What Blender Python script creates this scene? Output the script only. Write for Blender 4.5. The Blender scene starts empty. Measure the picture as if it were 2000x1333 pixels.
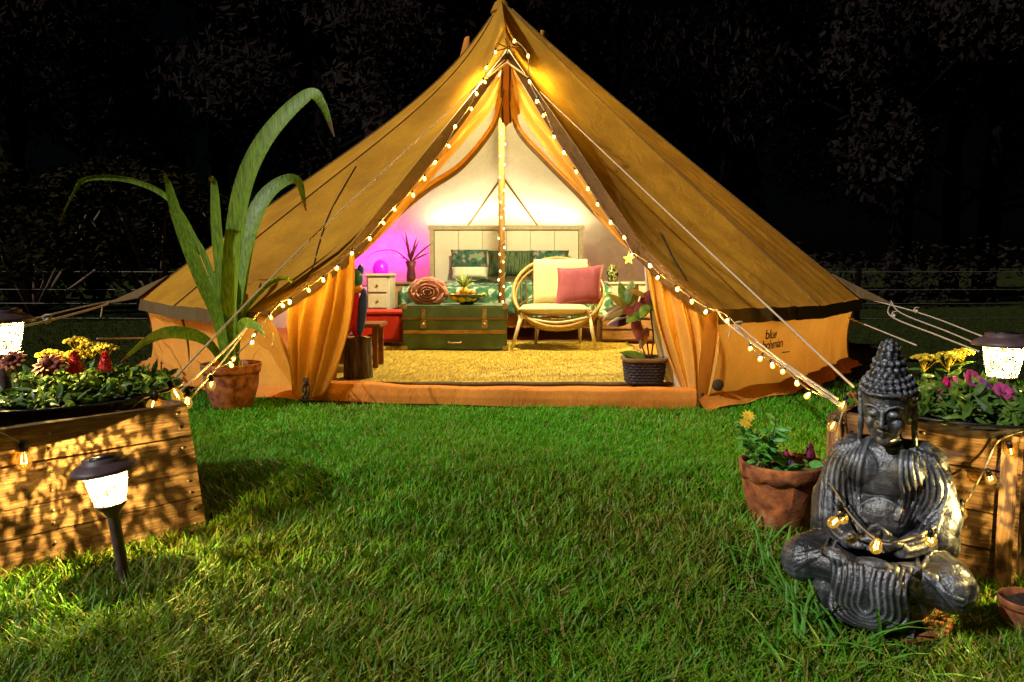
import bpy, bmesh, math, random
import numpy as np
from mathutils import Vector, Matrix
from mathutils.bvhtree import BVHTree
from math import sin, cos, pi, radians

random.seed(11)
rng = np.random.default_rng(5)
SC = bpy.context.scene
COL = SC.collection

# ------------------------------------------------------------------ camera
CAM_H, FPX = 0.70, 1500.0
PITCH = math.atan(146.5 / FPX)
cam_d = bpy.data.cameras.new('camera')
cam_d.sensor_width = 36.0
cam_d.lens = FPX / 2000 * 36
cam_d.clip_start = 0.05
cam_d.clip_end = 500
cam = bpy.data.objects.new('camera', cam_d)
COL.objects.link(cam)
cam.location = (0, 0, CAM_H)
cam.rotation_euler = (pi / 2 - PITCH, 0, 0)
SC.camera = cam

# ------------------------------------------------------------------ night sky, moon, exposure
MOON_EL, MOON_AZ = radians(38), radians(-58)      # moon behind the viewer's left shoulder, added to stand in for unseen front light
w = bpy.data.worlds.new('World')
SC.world = w
w.use_nodes = True
nt = w.node_tree
nt.nodes.clear()
sky = nt.nodes.new('ShaderNodeTexSky')
sky.sky_type = 'NISHITA'
sky.sun_disc = False
sky.sun_elevation = MOON_EL
sky.sun_rotation = pi + MOON_AZ
bg = nt.nodes.new('ShaderNodeBackground')
bg.inputs[1].default_value = 0.00007
wo = nt.nodes.new('ShaderNodeOutputWorld')
nt.links.new(sky.outputs[0], bg.inputs[0])
nt.links.new(bg.outputs[0], wo.inputs[0])
sun_d = bpy.data.lights.new('added_moon', 'SUN')
sun_d.energy = 1.35
sun_d.angle = radians(1.0)
sun_d.color = (0.98, 0.97, 0.95)
sun = bpy.data.objects.new('added_moon', sun_d)
COL.objects.link(sun)
# light travels from (sin az, -cos az) side towards the tent
src = Vector((sin(MOON_AZ) * cos(MOON_EL), -cos(MOON_AZ) * cos(MOON_EL), sin(MOON_EL)))
sun.rotation_euler = src.to_track_quat('Z', 'Y').to_euler()

SC.view_settings.view_transform = 'Standard'
SC.view_settings.look = 'None'
SC.view_settings.exposure = 1.25
SC.view_settings.gamma = 1.0
SC.view_settings.use_curve_mapping = False
SC.render.engine = 'CYCLES'
cy = SC.cycles
cy.use_denoising = True
cy.max_bounces = 6
cy.diffuse_bounces = 3
cy.glossy_bounces = 2
cy.transmission_bounces = 3
cy.transparent_max_bounces = 8
cy.caustics_reflective = False
cy.caustics_refractive = False
cy.sample_clamp_indirect = 4.0

# ------------------------------------------------------------------ helpers
_UP = Vector((0, sin(PITCH), cos(PITCH)))
_FW = Vector((0, cos(PITCH), -sin(PITCH)))

def ray(px, py):
    return Vector((1, 0, 0)) * ((px - 1000) / FPX) + _UP * (-(py - 666.5) / FPX) + _FW

def at(px, py, Y):
    d = ray(px, py)
    k = Y / d.y
    return Vector((d.x * k, Y, CAM_H + d.z * k))

def gp(px, py, z=0.0):
    d = ray(px, py)
    k = (z - CAM_H) / d.z
    return Vector((d.x * k, d.y * k, z))

ORG = {}

def meta(o, label=None, cat=None, group=None, kind=None):
    if label: o['label'] = label
    if cat: o['category'] = cat
    if group: o['group'] = group
    if kind: o['kind'] = kind
    return o

def thing(name, loc, label, cat, group=None):
    o = bpy.data.objects.new(name, None)
    COL.objects.link(o)
    o.location = loc
    o.empty_display_size = 0.05
    ORG[o] = Vector(loc)
    return meta(o, label, cat, group)

class MB:
    def __init__(s):
        s.v, s.f = [], []
    def add(s, vs, fs):
        b = len(s.v)
        s.v.extend(Vector(p) for p in vs)
        s.f.extend(tuple(i + b for i in f) for f in fs)
        return s
    def grid(s, fn, nu, nv, closeu=False):
        vs = [fn(i / nu, j / nv) for j in range(nv + 1) for i in range(nu if closeu else nu + 1)]
        n = nu if closeu else nu + 1
        fs = []
        for j in range(nv):
            for i in range(nu):
                a, b = i, (i + 1) % n if closeu else i + 1
                fs.append((j * n + a, j * n + b, (j + 1) * n + b, (j + 1) * n + a))
        return s.add(vs, fs)
    def tube(s, pts, r, n=6, caps=True):
        pts = [Vector(p) for p in pts]
        m = len(pts)
        rs = r if isinstance(r, (list, tuple)) else [r] * m
        vs, prev = [], None
        for i, p in enumerate(pts):
            t = (pts[min(i + 1, m - 1)] - pts[max(i - 1, 0)])
            if t.length < 1e-9: t = Vector((0, 0, 1))
            t.normalize()
            if prev is None:
                a = Vector((0, 0, 1)) if abs(t.z) < 0.9 else Vector((1, 0, 0))
                u = t.cross(a).normalized()
            else:
                u = prev - t * prev.dot(t)
                u = u.normalized() if u.length > 1e-6 else t.orthogonal().normalized()
            prev = u
            v = t.cross(u)
            for k in range(n):
                a = 2 * pi * k / n
                vs.append(p + (u * cos(a) + v * sin(a)) * rs[i])
        fs = [(i * n + k, i * n + (k + 1) % n, (i + 1) * n + (k + 1) % n, (i + 1) * n + k)
              for i in range(m - 1) for k in range(n)]
        if caps:
            fs.append(tuple(range(n - 1, -1, -1)))
            fs.append(tuple((m - 1) * n + k for k in range(n)))
        return s.add(vs, fs)
    def lathe(s, prof, c=(0, 0, 0), n=20, wob=0.0, tilt=None):
        c = Vector(c)
        vs = []
        for (r, z) in prof:
            for k in range(n):
                a = 2 * pi * k / n
                rr = max(r, 1e-4) * (1 + wob * sin(3 * a + z * 20))
                p = Vector((cos(a) * rr, sin(a) * rr, z))
                if tilt: p = tilt @ p
                vs.append(c + p)
        m = len(prof)
        fs = [(i * n + k, i * n + (k + 1) % n, (i + 1) * n + (k + 1) % n, (i + 1) * n + k)
              for i in range(m - 1) for k in range(n)]
        return s.add(vs, fs)
    def ell(s, c, r, nu=14, nv=9, rot=None):
        c = Vector(c)
        vs, fs = [], []
        for j in range(nv + 1):
            t = pi * j / nv
            for i in range(nu):
                a = 2 * pi * i / nu
                p = Vector((r[0] * sin(t) * cos(a), r[1] * sin(t) * sin(a), r[2] * cos(t)))
                if rot: p = rot @ p
                vs.append(c + p)
        for j in range(nv):
            for i in range(nu):
                fs.append((j * nu + i, (j + 1) * nu + i, (j + 1) * nu + (i + 1) % nu, j * nu + (i + 1) % nu))
        return s.add(vs, fs)
    def box(s, c, size, rz=0.0):
        c = Vector(c)
        x, y, z = (d / 2 for d in size)
        R = Matrix.Rotation(rz, 3, 'Z')
        vs = [c + R @ Vector(p) for p in ((-x, -y, -z), (x, -y, -z), (x, y, -z), (-x, y, -z),
                                          (-x, -y, z), (x, -y, z), (x, y, z), (-x, y, z))]
        return s.add(vs, [(0, 3, 2, 1), (4, 5, 6, 7), (0, 1, 5, 4), (1, 2, 6, 5), (2, 3, 7, 6), (3, 0, 4, 7)])
    def ribbon(s, pts, ws, side, thick=0.0):
        """leaf blade along pts, widths ws, side vector(s); V-folded a little"""
        vs, fs = [], []
        m = len(pts)
        for i, p in enumerate(pts):
            p = Vector(p)
            sd = side[i] if isinstance(side, list) else side
            t = Vector(pts[min(i + 1, m - 1)]) - Vector(pts[max(i - 1, 0)])
            nrm = t.cross(sd)
            nrm = nrm.normalized() if nrm.length > 1e-9 else Vector((0, 0, 1))
            vs += [p - sd * ws[i] / 2 + nrm * ws[i] * 0.12, p - nrm * ws[i] * 0.06, p + sd * ws[i] / 2 + nrm * ws[i] * 0.12]
        for i in range(m - 1):
            for k in range(2):
                a = i * 3 + k
                fs.append((a, a + 1, a + 4, a + 3))
        return s.add(vs, fs)
    def obj(s, name, mat, parent=None, smooth=True, org=None, bevel=0.0, solid=0.0, sub=0):
        o_w = ORG[parent] if parent is not None else (Vector(org) if org is not None else Vector((0, 0, 0)))
        me = bpy.data.meshes.new(name)
        me.from_pydata([tuple(v - o_w) for v in s.v], [], s.f)
        me.validate()
        if solid or bevel:
            bm = bmesh.new(); bm.from_mesh(me)
            if solid:
                bmesh.ops.recalc_face_normals(bm, faces=bm.faces)
                bmesh.ops.solidify(bm, geom=bm.faces[:], thickness=solid)
            if bevel:
                bmesh.ops.bevel(bm, geom=bm.edges[:], offset=bevel, segments=2, affect='EDGES', profile=0.6)
            bm.to_mesh(me); bm.free()
        me.materials.append(mat)
        if smooth:
            me.polygons.foreach_set('use_smooth', [True] * len(me.polygons))
        o = bpy.data.objects.new(name, me)
        COL.objects.link(o)
        if parent is not None:
            o.parent = parent
        else:
            o.location = o_w
        ORG[o] = o_w
        return o

def children(o):
    return [c for c in ALLKIDS.get(o, [])]

def share(src, parent, loc=None, rot=None, scale=None):
    c = src.copy()
    COL.objects.link(c)
    c.parent = parent
    if loc is not None: c.location = loc
    if rot is not None: c.rotation_euler = rot
    if scale is not None: c.scale = scale
    return c

def bez(pts, n=8):
    """Catmull-Rom through pts"""
    P = [Vector(p) for p in pts]
    P = [P[0] * 2 - P[1]] + P + [P[-1] * 2 - P[-2]]
    out = []
    for i in range(1, len(P) - 2):
        for k in range(n):
            t = k / n
            a, b, c, d = P[i - 1], P[i], P[i + 1], P[i + 2]
            out.append(0.5 * ((2 * b) + (c - a) * t + (2 * a - 5 * b + 4 * c - d) * t * t + (3 * b - a - 3 * c + d) * t ** 3))
    out.append(P[-2])
    return out

def polylerp(pts, ts, t):
    for i in range(len(ts) - 1):
        if t <= ts[i + 1] + 1e-9:
            k = (t - ts[i]) / (ts[i + 1] - ts[i])
            return pts[i].lerp(pts[i + 1], k)
    return pts[-1].copy()

# ------------------------------------------------------------------ materials
def _new(name):
    m = bpy.data.materials.new(name)
    m.use_nodes = True
    n = m.node_tree.nodes
    b = n['Principled BSDF']
    return m, m.node_tree, n, m.node_tree.links, b

def coords(n, l, kind='Object', scale=(1, 1, 1)):
    tc = n.new('ShaderNodeTexCoord')
    mp = n.new('ShaderNodeMapping')
    mp.inputs['Scale'].default_value = scale
    l.new(tc.outputs[kind], mp.inputs['Vector'])
    return mp.outputs['Vector']

def noise(n, l, vec, scale, detail=4, rough=0.55, dist=0.0):
    t = n.new('ShaderNodeTexNoise')
    t.inputs['Scale'].default_value = scale
    t.inputs['Detail'].default_value = detail
    t.inputs['Roughness'].default_value = rough
    t.inputs['Distortion'].default_value = dist
    l.new(vec, t.inputs['Vector'])
    return t.outputs['Fac']

def ramp(n, l, fac, stops):
    r = n.new('ShaderNodeValToRGB')
    e = r.color_ramp.elements
    while len(e) < len(stops): e.new(0.5)
    for i, (p, c) in enumerate(stops):
        e[i].position = p
        e[i].color = (*c, 1) if len(c) == 3 else c
    l.new(fac, r.inputs['Fac'])
    return r.outputs['Color']

def bump(n, l, b, h, strength=0.3, dist=0.01):
    bp = n.new('ShaderNodeBump')
    bp.inputs['Strength'].default_value = strength
    bp.inputs['Distance'].default_value = dist
    l.new(h, bp.inputs['Height'])
    l.new(bp.outputs['Normal'], b.inputs['Normal'])

def M(name, c1, c2=None, scale=20, rough=0.6, bmp=0.2, bdist=0.004, stretch=(1, 1, 1), spec=0.4, metal=0.0,
      stops=None, detail=5, lo=0.35, hi=0.65, fine=None, transl=0.0, coord='Object'):
    m, t, n, l, b = _new(name)
    b.inputs['Roughness'].default_value = rough
    b.inputs['Specular IOR Level'].default_value = spec
    b.inputs['Metallic'].default_value = metal
    c2 = c2 or tuple(x * 0.6 for x in c1)
    v = coords(n, l, coord, stretch)
    f = noise(n, l, v, scale, detail)
    colr = ramp(n, l, f, stops or [(lo, c2), (hi, c1)])
    l.new(colr, b.inputs['Base Color'])
    h = f
    if fine:
        h = noise(n, l, v, fine, 3)
    if bmp:
        bump(n, l, b, h, bmp, bdist)
    if transl:
        tr = n.new('ShaderNodeBsdfTranslucent')
        l.new(colr, tr.inputs['Color'])
        mx = n.new('ShaderNodeMixShader')
        mx.inputs[0].default_value = transl
        l.new(b.outputs[0], mx.inputs[1]); l.new(tr.outputs[0], mx.inputs[2])
        l.new(mx.outputs[0], n['Material Output'].inputs['Surface'])
    return m

def emit(name, color, strength):
    m, t, n, l, b = _new(name)
    e = n.new('ShaderNodeEmission')
    e.inputs[0].default_value = (*color, 1)
    e.inputs[1].default_value = strength
    l.new(e.outputs[0], n['Material Output'].inputs['Surface'])
    return m

def canvas(name, base, dark, transl=0.15, seams=None, weave=900):
    m, t, n, l, b = _new(name)
    b.inputs['Roughness'].default_value = 0.85
    b.inputs['Specular IOR Level'].default_value = 0.15
    v = coords(n, l, 'Object')
    f1 = noise(n, l, v, 2.3, 6, 0.6)
    f2 = noise(n, l, v, 55, 3)
    c = ramp(n, l, f1, [(0.3, dark), (0.62, base)])
    mx = n.new('ShaderNodeMixRGB'); mx.blend_type = 'MULTIPLY'; mx.inputs[0].default_value = 0.35
    c2 = ramp(n, l, f2, [(0.3, (0.72, 0.7, 0.66)), (0.6, (1, 1, 1))])
    l.new(c, mx.inputs[1]); l.new(c2, mx.inputs[2])
    l.new(mx.outputs[0], b.inputs['Base Color'])
    wr = noise(n, l, coords(n, l, 'Object', (1, 1, 0.35)), 7, 4, 0.6, 0.6)
    ad = n.new('ShaderNodeMath'); ad.operation = 'MULTIPLY_ADD'
    l.new(f2, ad.inputs[0]); ad.inputs[1].default_value = 0.06
    l.new(wr, ad.inputs[2])
    bump(n, l, b, ad.outputs[0], 0.55, 0.03)
    tr = n.new('ShaderNodeBsdfTranslucent')
    l.new(mx.outputs[0], tr.inputs['Color'])
    ms = n.new('ShaderNodeMixShader'); ms.inputs[0].default_value = transl
    l.new(b.outputs[0], ms.inputs[1]); l.new(tr.outputs[0], ms.inputs[2])
    l.new(ms.outputs[0], n['Material Output'].inputs['Surface'])
    return m

def wood(name, c1, c2, c3, scale=6, stretch=(1, 14, 14), rough=0.7, bmp=0.6):
    m, t, n, l, b = _new(name)
    b.inputs['Roughness'].default_value = rough
    b.inputs['Specular IOR Level'].default_value = 0.25
    oi = n.new('ShaderNodeObjectInfo')
    tc = n.new('ShaderNodeTexCoord')
    ad = n.new('ShaderNodeVectorMath'); ad.operation = 'MULTIPLY_ADD'
    cb = n.new('ShaderNodeCombineXYZ')
    for i in range(3): l.new(oi.outputs['Random'], cb.inputs[i])
    l.new(cb.outputs[0], ad.inputs[0]); ad.inputs[1].default_value = (9, 9, 9)
    l.new(tc.outputs['Object'], ad.inputs[2])
    mp = n.new('ShaderNodeMapping'); mp.inputs['Scale'].default_value = stretch
    l.new(ad.outputs[0], mp.inputs['Vector'])
    f = noise(n, l, mp.outputs[0], scale, 8, 0.65, 0.9)
    g = noise(n, l, mp.outputs[0], scale * 6, 4, 0.7)
    blot = noise(n, l, ad.outputs[0], 9, 4)
    c = ramp(n, l, f, [(0.28, c3), (0.5, c1), (0.68, c2)])
    mx = n.new('ShaderNodeMixRGB'); mx.blend_type = 'MULTIPLY'; mx.inputs[0].default_value = 0.7
    l.new(c, mx.inputs[1])
    l.new(ramp(n, l, blot, [(0.3, (0.45, 0.4, 0.36)), (0.65, (1, 1, 1))]), mx.inputs[2])
    l.new(mx.outputs[0], b.inputs['Base Color'])
    ma = n.new('ShaderNodeMath'); ma.operation = 'ADD'
    l.new(f, ma.inputs[0]); l.new(g, ma.inputs[1])
    bump(n, l, b, ma.outputs[0], bmp, 0.004)
    return m

MT = {}
MT['canvas'] = canvas('tent canvas', (0.68, 0.36, 0.032), (0.46, 0.22, 0.020), 0.40)
MT['canvas_wall'] = canvas('wall canvas', (0.64, 0.34, 0.075), (0.55, 0.27, 0.055), 0.5)
MT['canvas_thin'] = canvas('door canvas', (0.70, 0.40, 0.08), (0.58, 0.31, 0.055), 0.4)
MT['added_lining'] = canvas('canvas lining', (0.68, 0.64, 0.50), (0.60, 0.55, 0.42), 0.34)  # added inner skin; the white interior light is put into its cream colour
MT['valance'] = canvas('valance canvas with eave shade', (0.17, 0.105, 0.04), (0.12, 0.07, 0.025), 0.0)  # dark brown puts the shade under the eave into the valance colour
MT['seam'] = M('stitched seam', (0.20, 0.11, 0.02), scale=90, rough=0.9)
MT['piping'] = M('dark webbing and hem shade', (0.05, 0.03, 0.012), scale=60, rough=0.8, bmp=0.2)
MT['sheet'] = canvas('ground sheet', (0.56, 0.22, 0.035), (0.45, 0.16, 0.025), 0.0)
MT['print'] = M('print ink', (0.02, 0.02, 0.02), scale=50, rough=0.9, bmp=0)
MT['rope'] = M('guy rope', (0.62, 0.5, 0.36), (0.4, 0.31, 0.2), scale=300, rough=0.85, bmp=0.4)
MT['steel'] = M('pole steel', (0.35, 0.3, 0.2), scale=30, rough=0.35, metal=0.8, bmp=0.05)
MT['polewood'] = wood('pole timber', (0.34, 0.20, 0.06), (0.42, 0.27, 0.09), (0.22, 0.12, 0.04), 5, (14, 14, 1))
MT['plank'] = wood('weathered plank', (0.22, 0.115, 0.048), (0.40, 0.255, 0.12), (0.035, 0.016, 0.009), 9, (1.0, 13, 13), bmp=1.0)
MT['plank_v'] = wood('weathered post', (0.22, 0.12, 0.05), (0.35, 0.22, 0.11), (0.06, 0.03, 0.015), 5, (12, 12, 1.2))
MT['soil'] = M('soil', (0.03, 0.02, 0.012), (0.012, 0.008, 0.005), scale=60, rough=0.95, bmp=0.8, bdist=0.01)
MT['black_pl'] = M('black plastic', (0.018, 0.018, 0.022), (0.01, 0.01, 0.013), scale=40, rough=0.35, bmp=0.1)
MT['terracotta'] = M('terracotta', (0.40, 0.15, 0.055), (0.16, 0.055, 0.025), scale=30, rough=0.75, bmp=0.5, bdist=0.003,
                     stops=[(0.3, (0.06, 0.022, 0.012)), (0.44, (0.20, 0.06, 0.022)), (0.60, (0.34, 0.115, 0.035)), (0.75, (0.40, 0.22, 0.14))], fine=120)
MT['stone'] = M('weathered stone', (0.10, 0.105, 0.115), scale=19, rough=0.31, bmp=0.6, bdist=0.003, spec=0.9, detail=9,
                stops=[(0.3, (0.012, 0.011, 0.012)), (0.5, (0.042, 0.043, 0.048)), (0.64, (0.10, 0.105, 0.115)), (0.8, (0.2, 0.205, 0.215))], fine=220)
MT['plastic_lamp'] = M('lamp plastic', (0.10, 0.058, 0.06), (0.055, 0.03, 0.032), scale=30, rough=0.5, bmp=0.05)
MT['socket'] = M('bulb socket', (0.012, 0.012, 0.014), scale=30, rough=0.5, bmp=0.05)
MT['leafpalm'] = M('strap leaf', (0.19, 0.33, 0.02), (0.06, 0.13, 0.010), scale=5, rough=0.5, bmp=0.6, bdist=0.004, stretch=(26, 26, 2.2), transl=0.25)
MT['leafgreen'] = M('bedding leaf', (0.10, 0.20, 0.025), (0.03, 0.075, 0.01), scale=25, rough=0.5, bmp=0.2, transl=0.2)
MT['leaflime'] = M('lime leaf', (0.17, 0.26, 0.03), (0.06, 0.13, 0.015), scale=25, rough=0.5, bmp=0.2, transl=0.25)
MT['leafbright'] = M('fresh leaf', (0.13, 0.44, 0.09), (0.07, 0.28, 0.05), scale=25, rough=0.45, bmp=0.2, transl=0.25)
MT['leafbronze'] = M('bronze leaf', (0.13, 0.14, 0.03), (0.12, 0.035, 0.02), scale=9, rough=0.5, bmp=0.2, spec=0.3)
MT['tuftleaf'] = M('long grass blade', (0.11, 0.32, 0.03), (0.06, 0.2, 0.015), scale=25, rough=0.5, bmp=0.2, transl=0.2)
MT['stem'] = M('stem', (0.11, 0.12, 0.04), (0.06, 0.06, 0.02), scale=40, rough=0.6)
MT['twig'] = M('twig', (0.12, 0.075, 0.035), scale=40, rough=0.8)
MT['red_bloom'] = M('red bloom', (0.62, 0.012, 0.012), (0.3, 0.004, 0.008), scale=90, rough=0.7)
MT['magenta_bloom'] = M('magenta bloom', (0.6, 0.01, 0.13), (0.3, 0.004, 0.09), scale=60, rough=0.7)
MT['plum_bloom'] = M('plum bloom', (0.2, 0.008, 0.05), (0.1, 0.004, 0.03), scale=60, rough=0.7)
MT['violet_bloom'] = M('violet petunia', (0.45, 0.10, 0.55), (0.3, 0.03, 0.38), scale=40, rough=0.6, transl=0.2)
MT['pink_bloom'] = M('pink petunia', (0.62, 0.09, 0.28), (0.42, 0.03, 0.15), scale=40, rough=0.6, transl=0.2)
MT['yellow_bloom'] = M('yellow bloom', (0.62, 0.46, 0.02), (0.42, 0.27, 0.01), scale=80, rough=0.7)
MT['orange_petal'] = M('marigold petal', (0.55, 0.20, 0.03), (0.28, 0.05, 0.02), scale=50, rough=0.6)
MT['marigold_heart'] = M('marigold heart', (0.22, 0.03, 0.015), scale=90, rough=0.7)
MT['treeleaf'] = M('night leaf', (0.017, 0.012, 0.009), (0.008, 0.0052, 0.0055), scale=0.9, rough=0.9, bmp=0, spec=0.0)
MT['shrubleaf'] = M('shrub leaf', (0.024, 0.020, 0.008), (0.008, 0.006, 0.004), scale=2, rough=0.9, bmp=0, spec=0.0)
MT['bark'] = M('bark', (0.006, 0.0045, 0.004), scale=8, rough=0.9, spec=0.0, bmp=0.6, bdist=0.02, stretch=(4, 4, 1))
MT['wire'] = M('fence wire', (0.2, 0.16, 0.14), scale=20, rough=0.5, metal=0.5, bmp=0)
MT['drytip'] = M('dry leaf tip', (0.24, 0.13, 0.03), scale=40, rough=0.8)
MT['cord'] = M('pale cord', (0.35, 0.27, 0.16), scale=60, rough=0.6)

def grass_mat():
    m, t, n, l, b = _new('grass')
    b.inputs['Roughness'].default_value = 0.5
    b.inputs['Specular IOR Level'].default_value = 0.3
    at_ = n.new('ShaderNodeAttribute'); at_.attribute_name = 'tint'
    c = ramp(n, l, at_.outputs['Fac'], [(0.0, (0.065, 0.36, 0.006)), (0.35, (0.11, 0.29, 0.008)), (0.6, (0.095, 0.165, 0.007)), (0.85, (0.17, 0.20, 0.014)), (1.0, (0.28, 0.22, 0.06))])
    l.new(c, b.inputs['Base Color'])
    tr = n.new('ShaderNodeBsdfTranslucent'); l.new(c, tr.inputs['Color'])
    ms = n.new('ShaderNodeMixShader'); ms.inputs[0].default_value = 0.25
    l.new(b.outputs[0], ms.inputs[1]); l.new(tr.outputs[0], ms.inputs[2])
    l.new(ms.outputs[0], n['Material Output'].inputs['Surface'])
    return m
MT['grass'] = grass_mat()
MT['grass_dark'] = M('rough grass blade', (0.022, 0.030, 0.008), (0.012, 0.014, 0.005), scale=6, rough=0.9, bmp=0, spec=0.0)
MT['ground'] = M('lawn soil', (0.030, 0.040, 0.008), (0.012, 0.012, 0.004), scale=9, rough=1.0, spec=0.0, bmp=0.8, bdist=0.02)

def lantern_glass():
    m, t, n, l, b = _new('speckled lantern glass')
    v = coords(n, l, 'Object', (1, 1, 0.4))
    f = noise(n, l, coords(n, l, 'Object'), 120, 2, 0.6)
    g = noise(n, l, v, 520, 1, 0.5)
    fl = n.new('ShaderNodeMath'); fl.operation = 'GREATER_THAN'; fl.inputs[1].default_value = 0.55
    l.new(f, fl.inputs[0])
    op = n.new('ShaderNodeMath'); op.operation = 'GREATER_THAN'; op.inputs[1].default_value = 0.50
    l.new(g, op.inputs[0])
    tp = n.new('ShaderNodeBsdfTransparent'); tp.inputs[0].default_value = (0.98, 0.94, 0.82, 1)
    milk = n.new('ShaderNodeBsdfTranslucent'); milk.inputs[0].default_value = (0.2, 0.195, 0.17, 1)
    gl = n.new('ShaderNodeBsdfGlossy'); gl.inputs['Roughness'].default_value = 0.12; gl.inputs[0].default_value = (0.6, 0.6, 0.6, 1)
    df = n.new('ShaderNodeBsdfDiffuse'); df.inputs[0].default_value = (0.07, 0.055, 0.03, 1)
    m1 = n.new('ShaderNodeMixShader'); l.new(op.outputs[0], m1.inputs[0]); l.new(tp.outputs[0], m1.inputs[1])
    mk = n.new('ShaderNodeMixShader'); mk.inputs[0].default_value = 0.10; l.new(milk.outputs[0], mk.inputs[1]); l.new(tp.outputs[0], mk.inputs[2])
    l.new(mk.outputs[0], m1.inputs[2])
    m2 = n.new('ShaderNodeMixShader'); 
    mm = n.new('ShaderNodeMath'); mm.operation = 'MULTIPLY'; l.new(fl.outputs[0], mm.inputs[0]); mm.inputs[1].default_value = 0.9
    l.new(mm.outputs[0], m2.inputs[0]); l.new(m1.outputs[0], m2.inputs[1]); l.new(df.outputs[0], m2.inputs[2])
    m3 = n.new('ShaderNodeMixShader'); m3.inputs[0].default_value = 0.05
    l.new(m2.outputs[0], m3.inputs[1]); l.new(gl.outputs[0], m3.inputs[2])
    l.new(m3.outputs[0], n['Material Output'].inputs['Surface'])
    return m
MT['lglass'] = lantern_glass()

def bulb_glass(glow):
    m, t, n, l, b = _new('bulb glass')
    tp = n.new('ShaderNodeBsdfTransparent'); tp.inputs[0].default_value = (1, 0.86, 0.5, 1)
    gl = n.new('ShaderNodeBsdfGlossy'); gl.inputs['Roughness'].default_value = 0.05
    em = n.new('ShaderNodeEmission'); em.inputs[0].default_value = (1, 0.5, 0.06, 1); em.inputs[1].default_value = glow
    fr = n.new('ShaderNodeLayerWeight'); fr.inputs[0].default_value = 0.35
    m1 = n.new('ShaderNodeMixShader'); l.new(fr.outputs['Facing'], m1.inputs[0]); l.new(tp.outputs[0], m1.inputs[1]); l.new(gl.outputs[0], m1.inputs[2])
    ad = n.new('ShaderNodeAddShader'); l.new(m1.outputs[0], ad.inputs[0]); l.new(em.outputs[0], ad.inputs[1])
    l.new(ad.outputs[0], n['Material Output'].inputs['Surface'])
    m.cycles.emission_sampling = 'NONE'
    return m
MT['bglass'] = bulb_glass(0.7)
MT['bglass_dim'] = bulb_glass(0.10)
MT['filament'] = emit('lit filament', (1.0, 0.58, 0.14), 1100.0)
MT['filament_dim'] = emit('dim filament', (1.0, 0.55, 0.12), 22.0)
MT['fairy'] = emit('lit fairy bulb', (1.0, 0.66, 0.2), 7.0)

# ------------------------------------------------------------------ setting
g = MB()
g.add([(-150, -20, 0), (150, -20, 0), (150, 250, 0), (-150, 250, 0)], [(0, 1, 2, 3)])
go = g.obj('ground', MT['ground']); go['kind'] = 'structure'; go['label'] = 'dark lawn ground under the grass'

TC = Vector((-0.085, 6.4, 0))
R_E, Z_E, Z_A = 2.72, 0.47, 2.83

def blades(name, X, Y, hmin, hmax, wid, label, lean=0.95, mat='grass'):
    n = len(X)
    h = hmin + (hmax - hmin) * rng.random(n) ** 1.6
    h = h * (1.0 - 0.48 * np.clip((Y - 1.6) / 1.5, 0, 1)) * (1 + 0.25 * np.sin(X * 17 + 2 * np.sin(Y * 11)) * np.sin(Y * 19))
    a = rng.uniform(0, 2 * pi, n)
    ln = rng.uniform(0.15, lean, n) * h * 1.2
    b = a + rng.uniform(-0.9, 0.9, n) + pi / 2
    w_ = wid * rng.uniform(0.6, 1.3, n)
    V = np.zeros((n, 7, 3))
    for i, (t, ww) in enumerate(((0, 1), (0.4, 0.95), (0.75, 0.65))):
        cx = X + np.cos(a) * ln * t ** 2; cy_ = Y + np.sin(a) * ln * t ** 2; cz = h * (t - 0.15 * t * t)
        V[:, 2 * i, 0] = cx - np.cos(b) * w_ * ww / 2; V[:, 2 * i, 1] = cy_ - np.sin(b) * w_ * ww / 2; V[:, 2 * i, 2] = cz
        V[:, 2 * i + 1, 0] = cx + np.cos(b) * w_ * ww / 2; V[:, 2 * i + 1, 1] = cy_ + np.sin(b) * w_ * ww / 2; V[:, 2 * i + 1, 2] = cz
    V[:, 6, 0] = X + np.cos(a) * ln; V[:, 6, 1] = Y + np.sin(a) * ln; V[:, 6, 2] = h * 0.85
    base = (np.arange(n) * 7)[:, None]
    tri = np.array([0, 1, 3, 0, 3, 2, 2, 3, 5, 2, 5, 4, 4, 5, 6])
    F = (base + tri[None, :]).reshape(-1)
    me = bpy.data.meshes.new(name)
    me.vertices.add(n * 7); me.vertices.foreach_set('co', V.reshape(-1))
    nf = n * 5
    me.loops.add(nf * 3); me.loops.foreach_set('vertex_index', F.astype(np.int32))
    me.polygons.add(nf)
    me.polygons.foreach_set('loop_start', np.arange(0, nf * 3, 3, dtype=np.int32))
    me.polygons.foreach_set('loop_total', np.full(nf, 3, dtype=np.int32))
    tint = np.clip(rng.normal(0.55, 0.2, n) + 0.10 * np.sin(X * 5 + Y * 3) - 0.42 * np.clip((Y - 1.9) / 1.3, 0, 1), 0, 1)  # brighter green towards the tent: the doorway's pool of light put into the tint
    dead = rng.random(n) < 0.05
    tint[dead] = 1.0
    at_ = me.attributes.new('tint', 'FLOAT', 'POINT')
    at_.data.foreach_set('value', np.repeat(tint, 7).astype(np.float32))
    me.update(); me.validate()
    me.materials.append(MT[mat])
    o = bpy.data.objects.new(name, me); COL.objects.link(o)
    o['kind'] = 'stuff'; o['label'] = label
    return o

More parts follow.
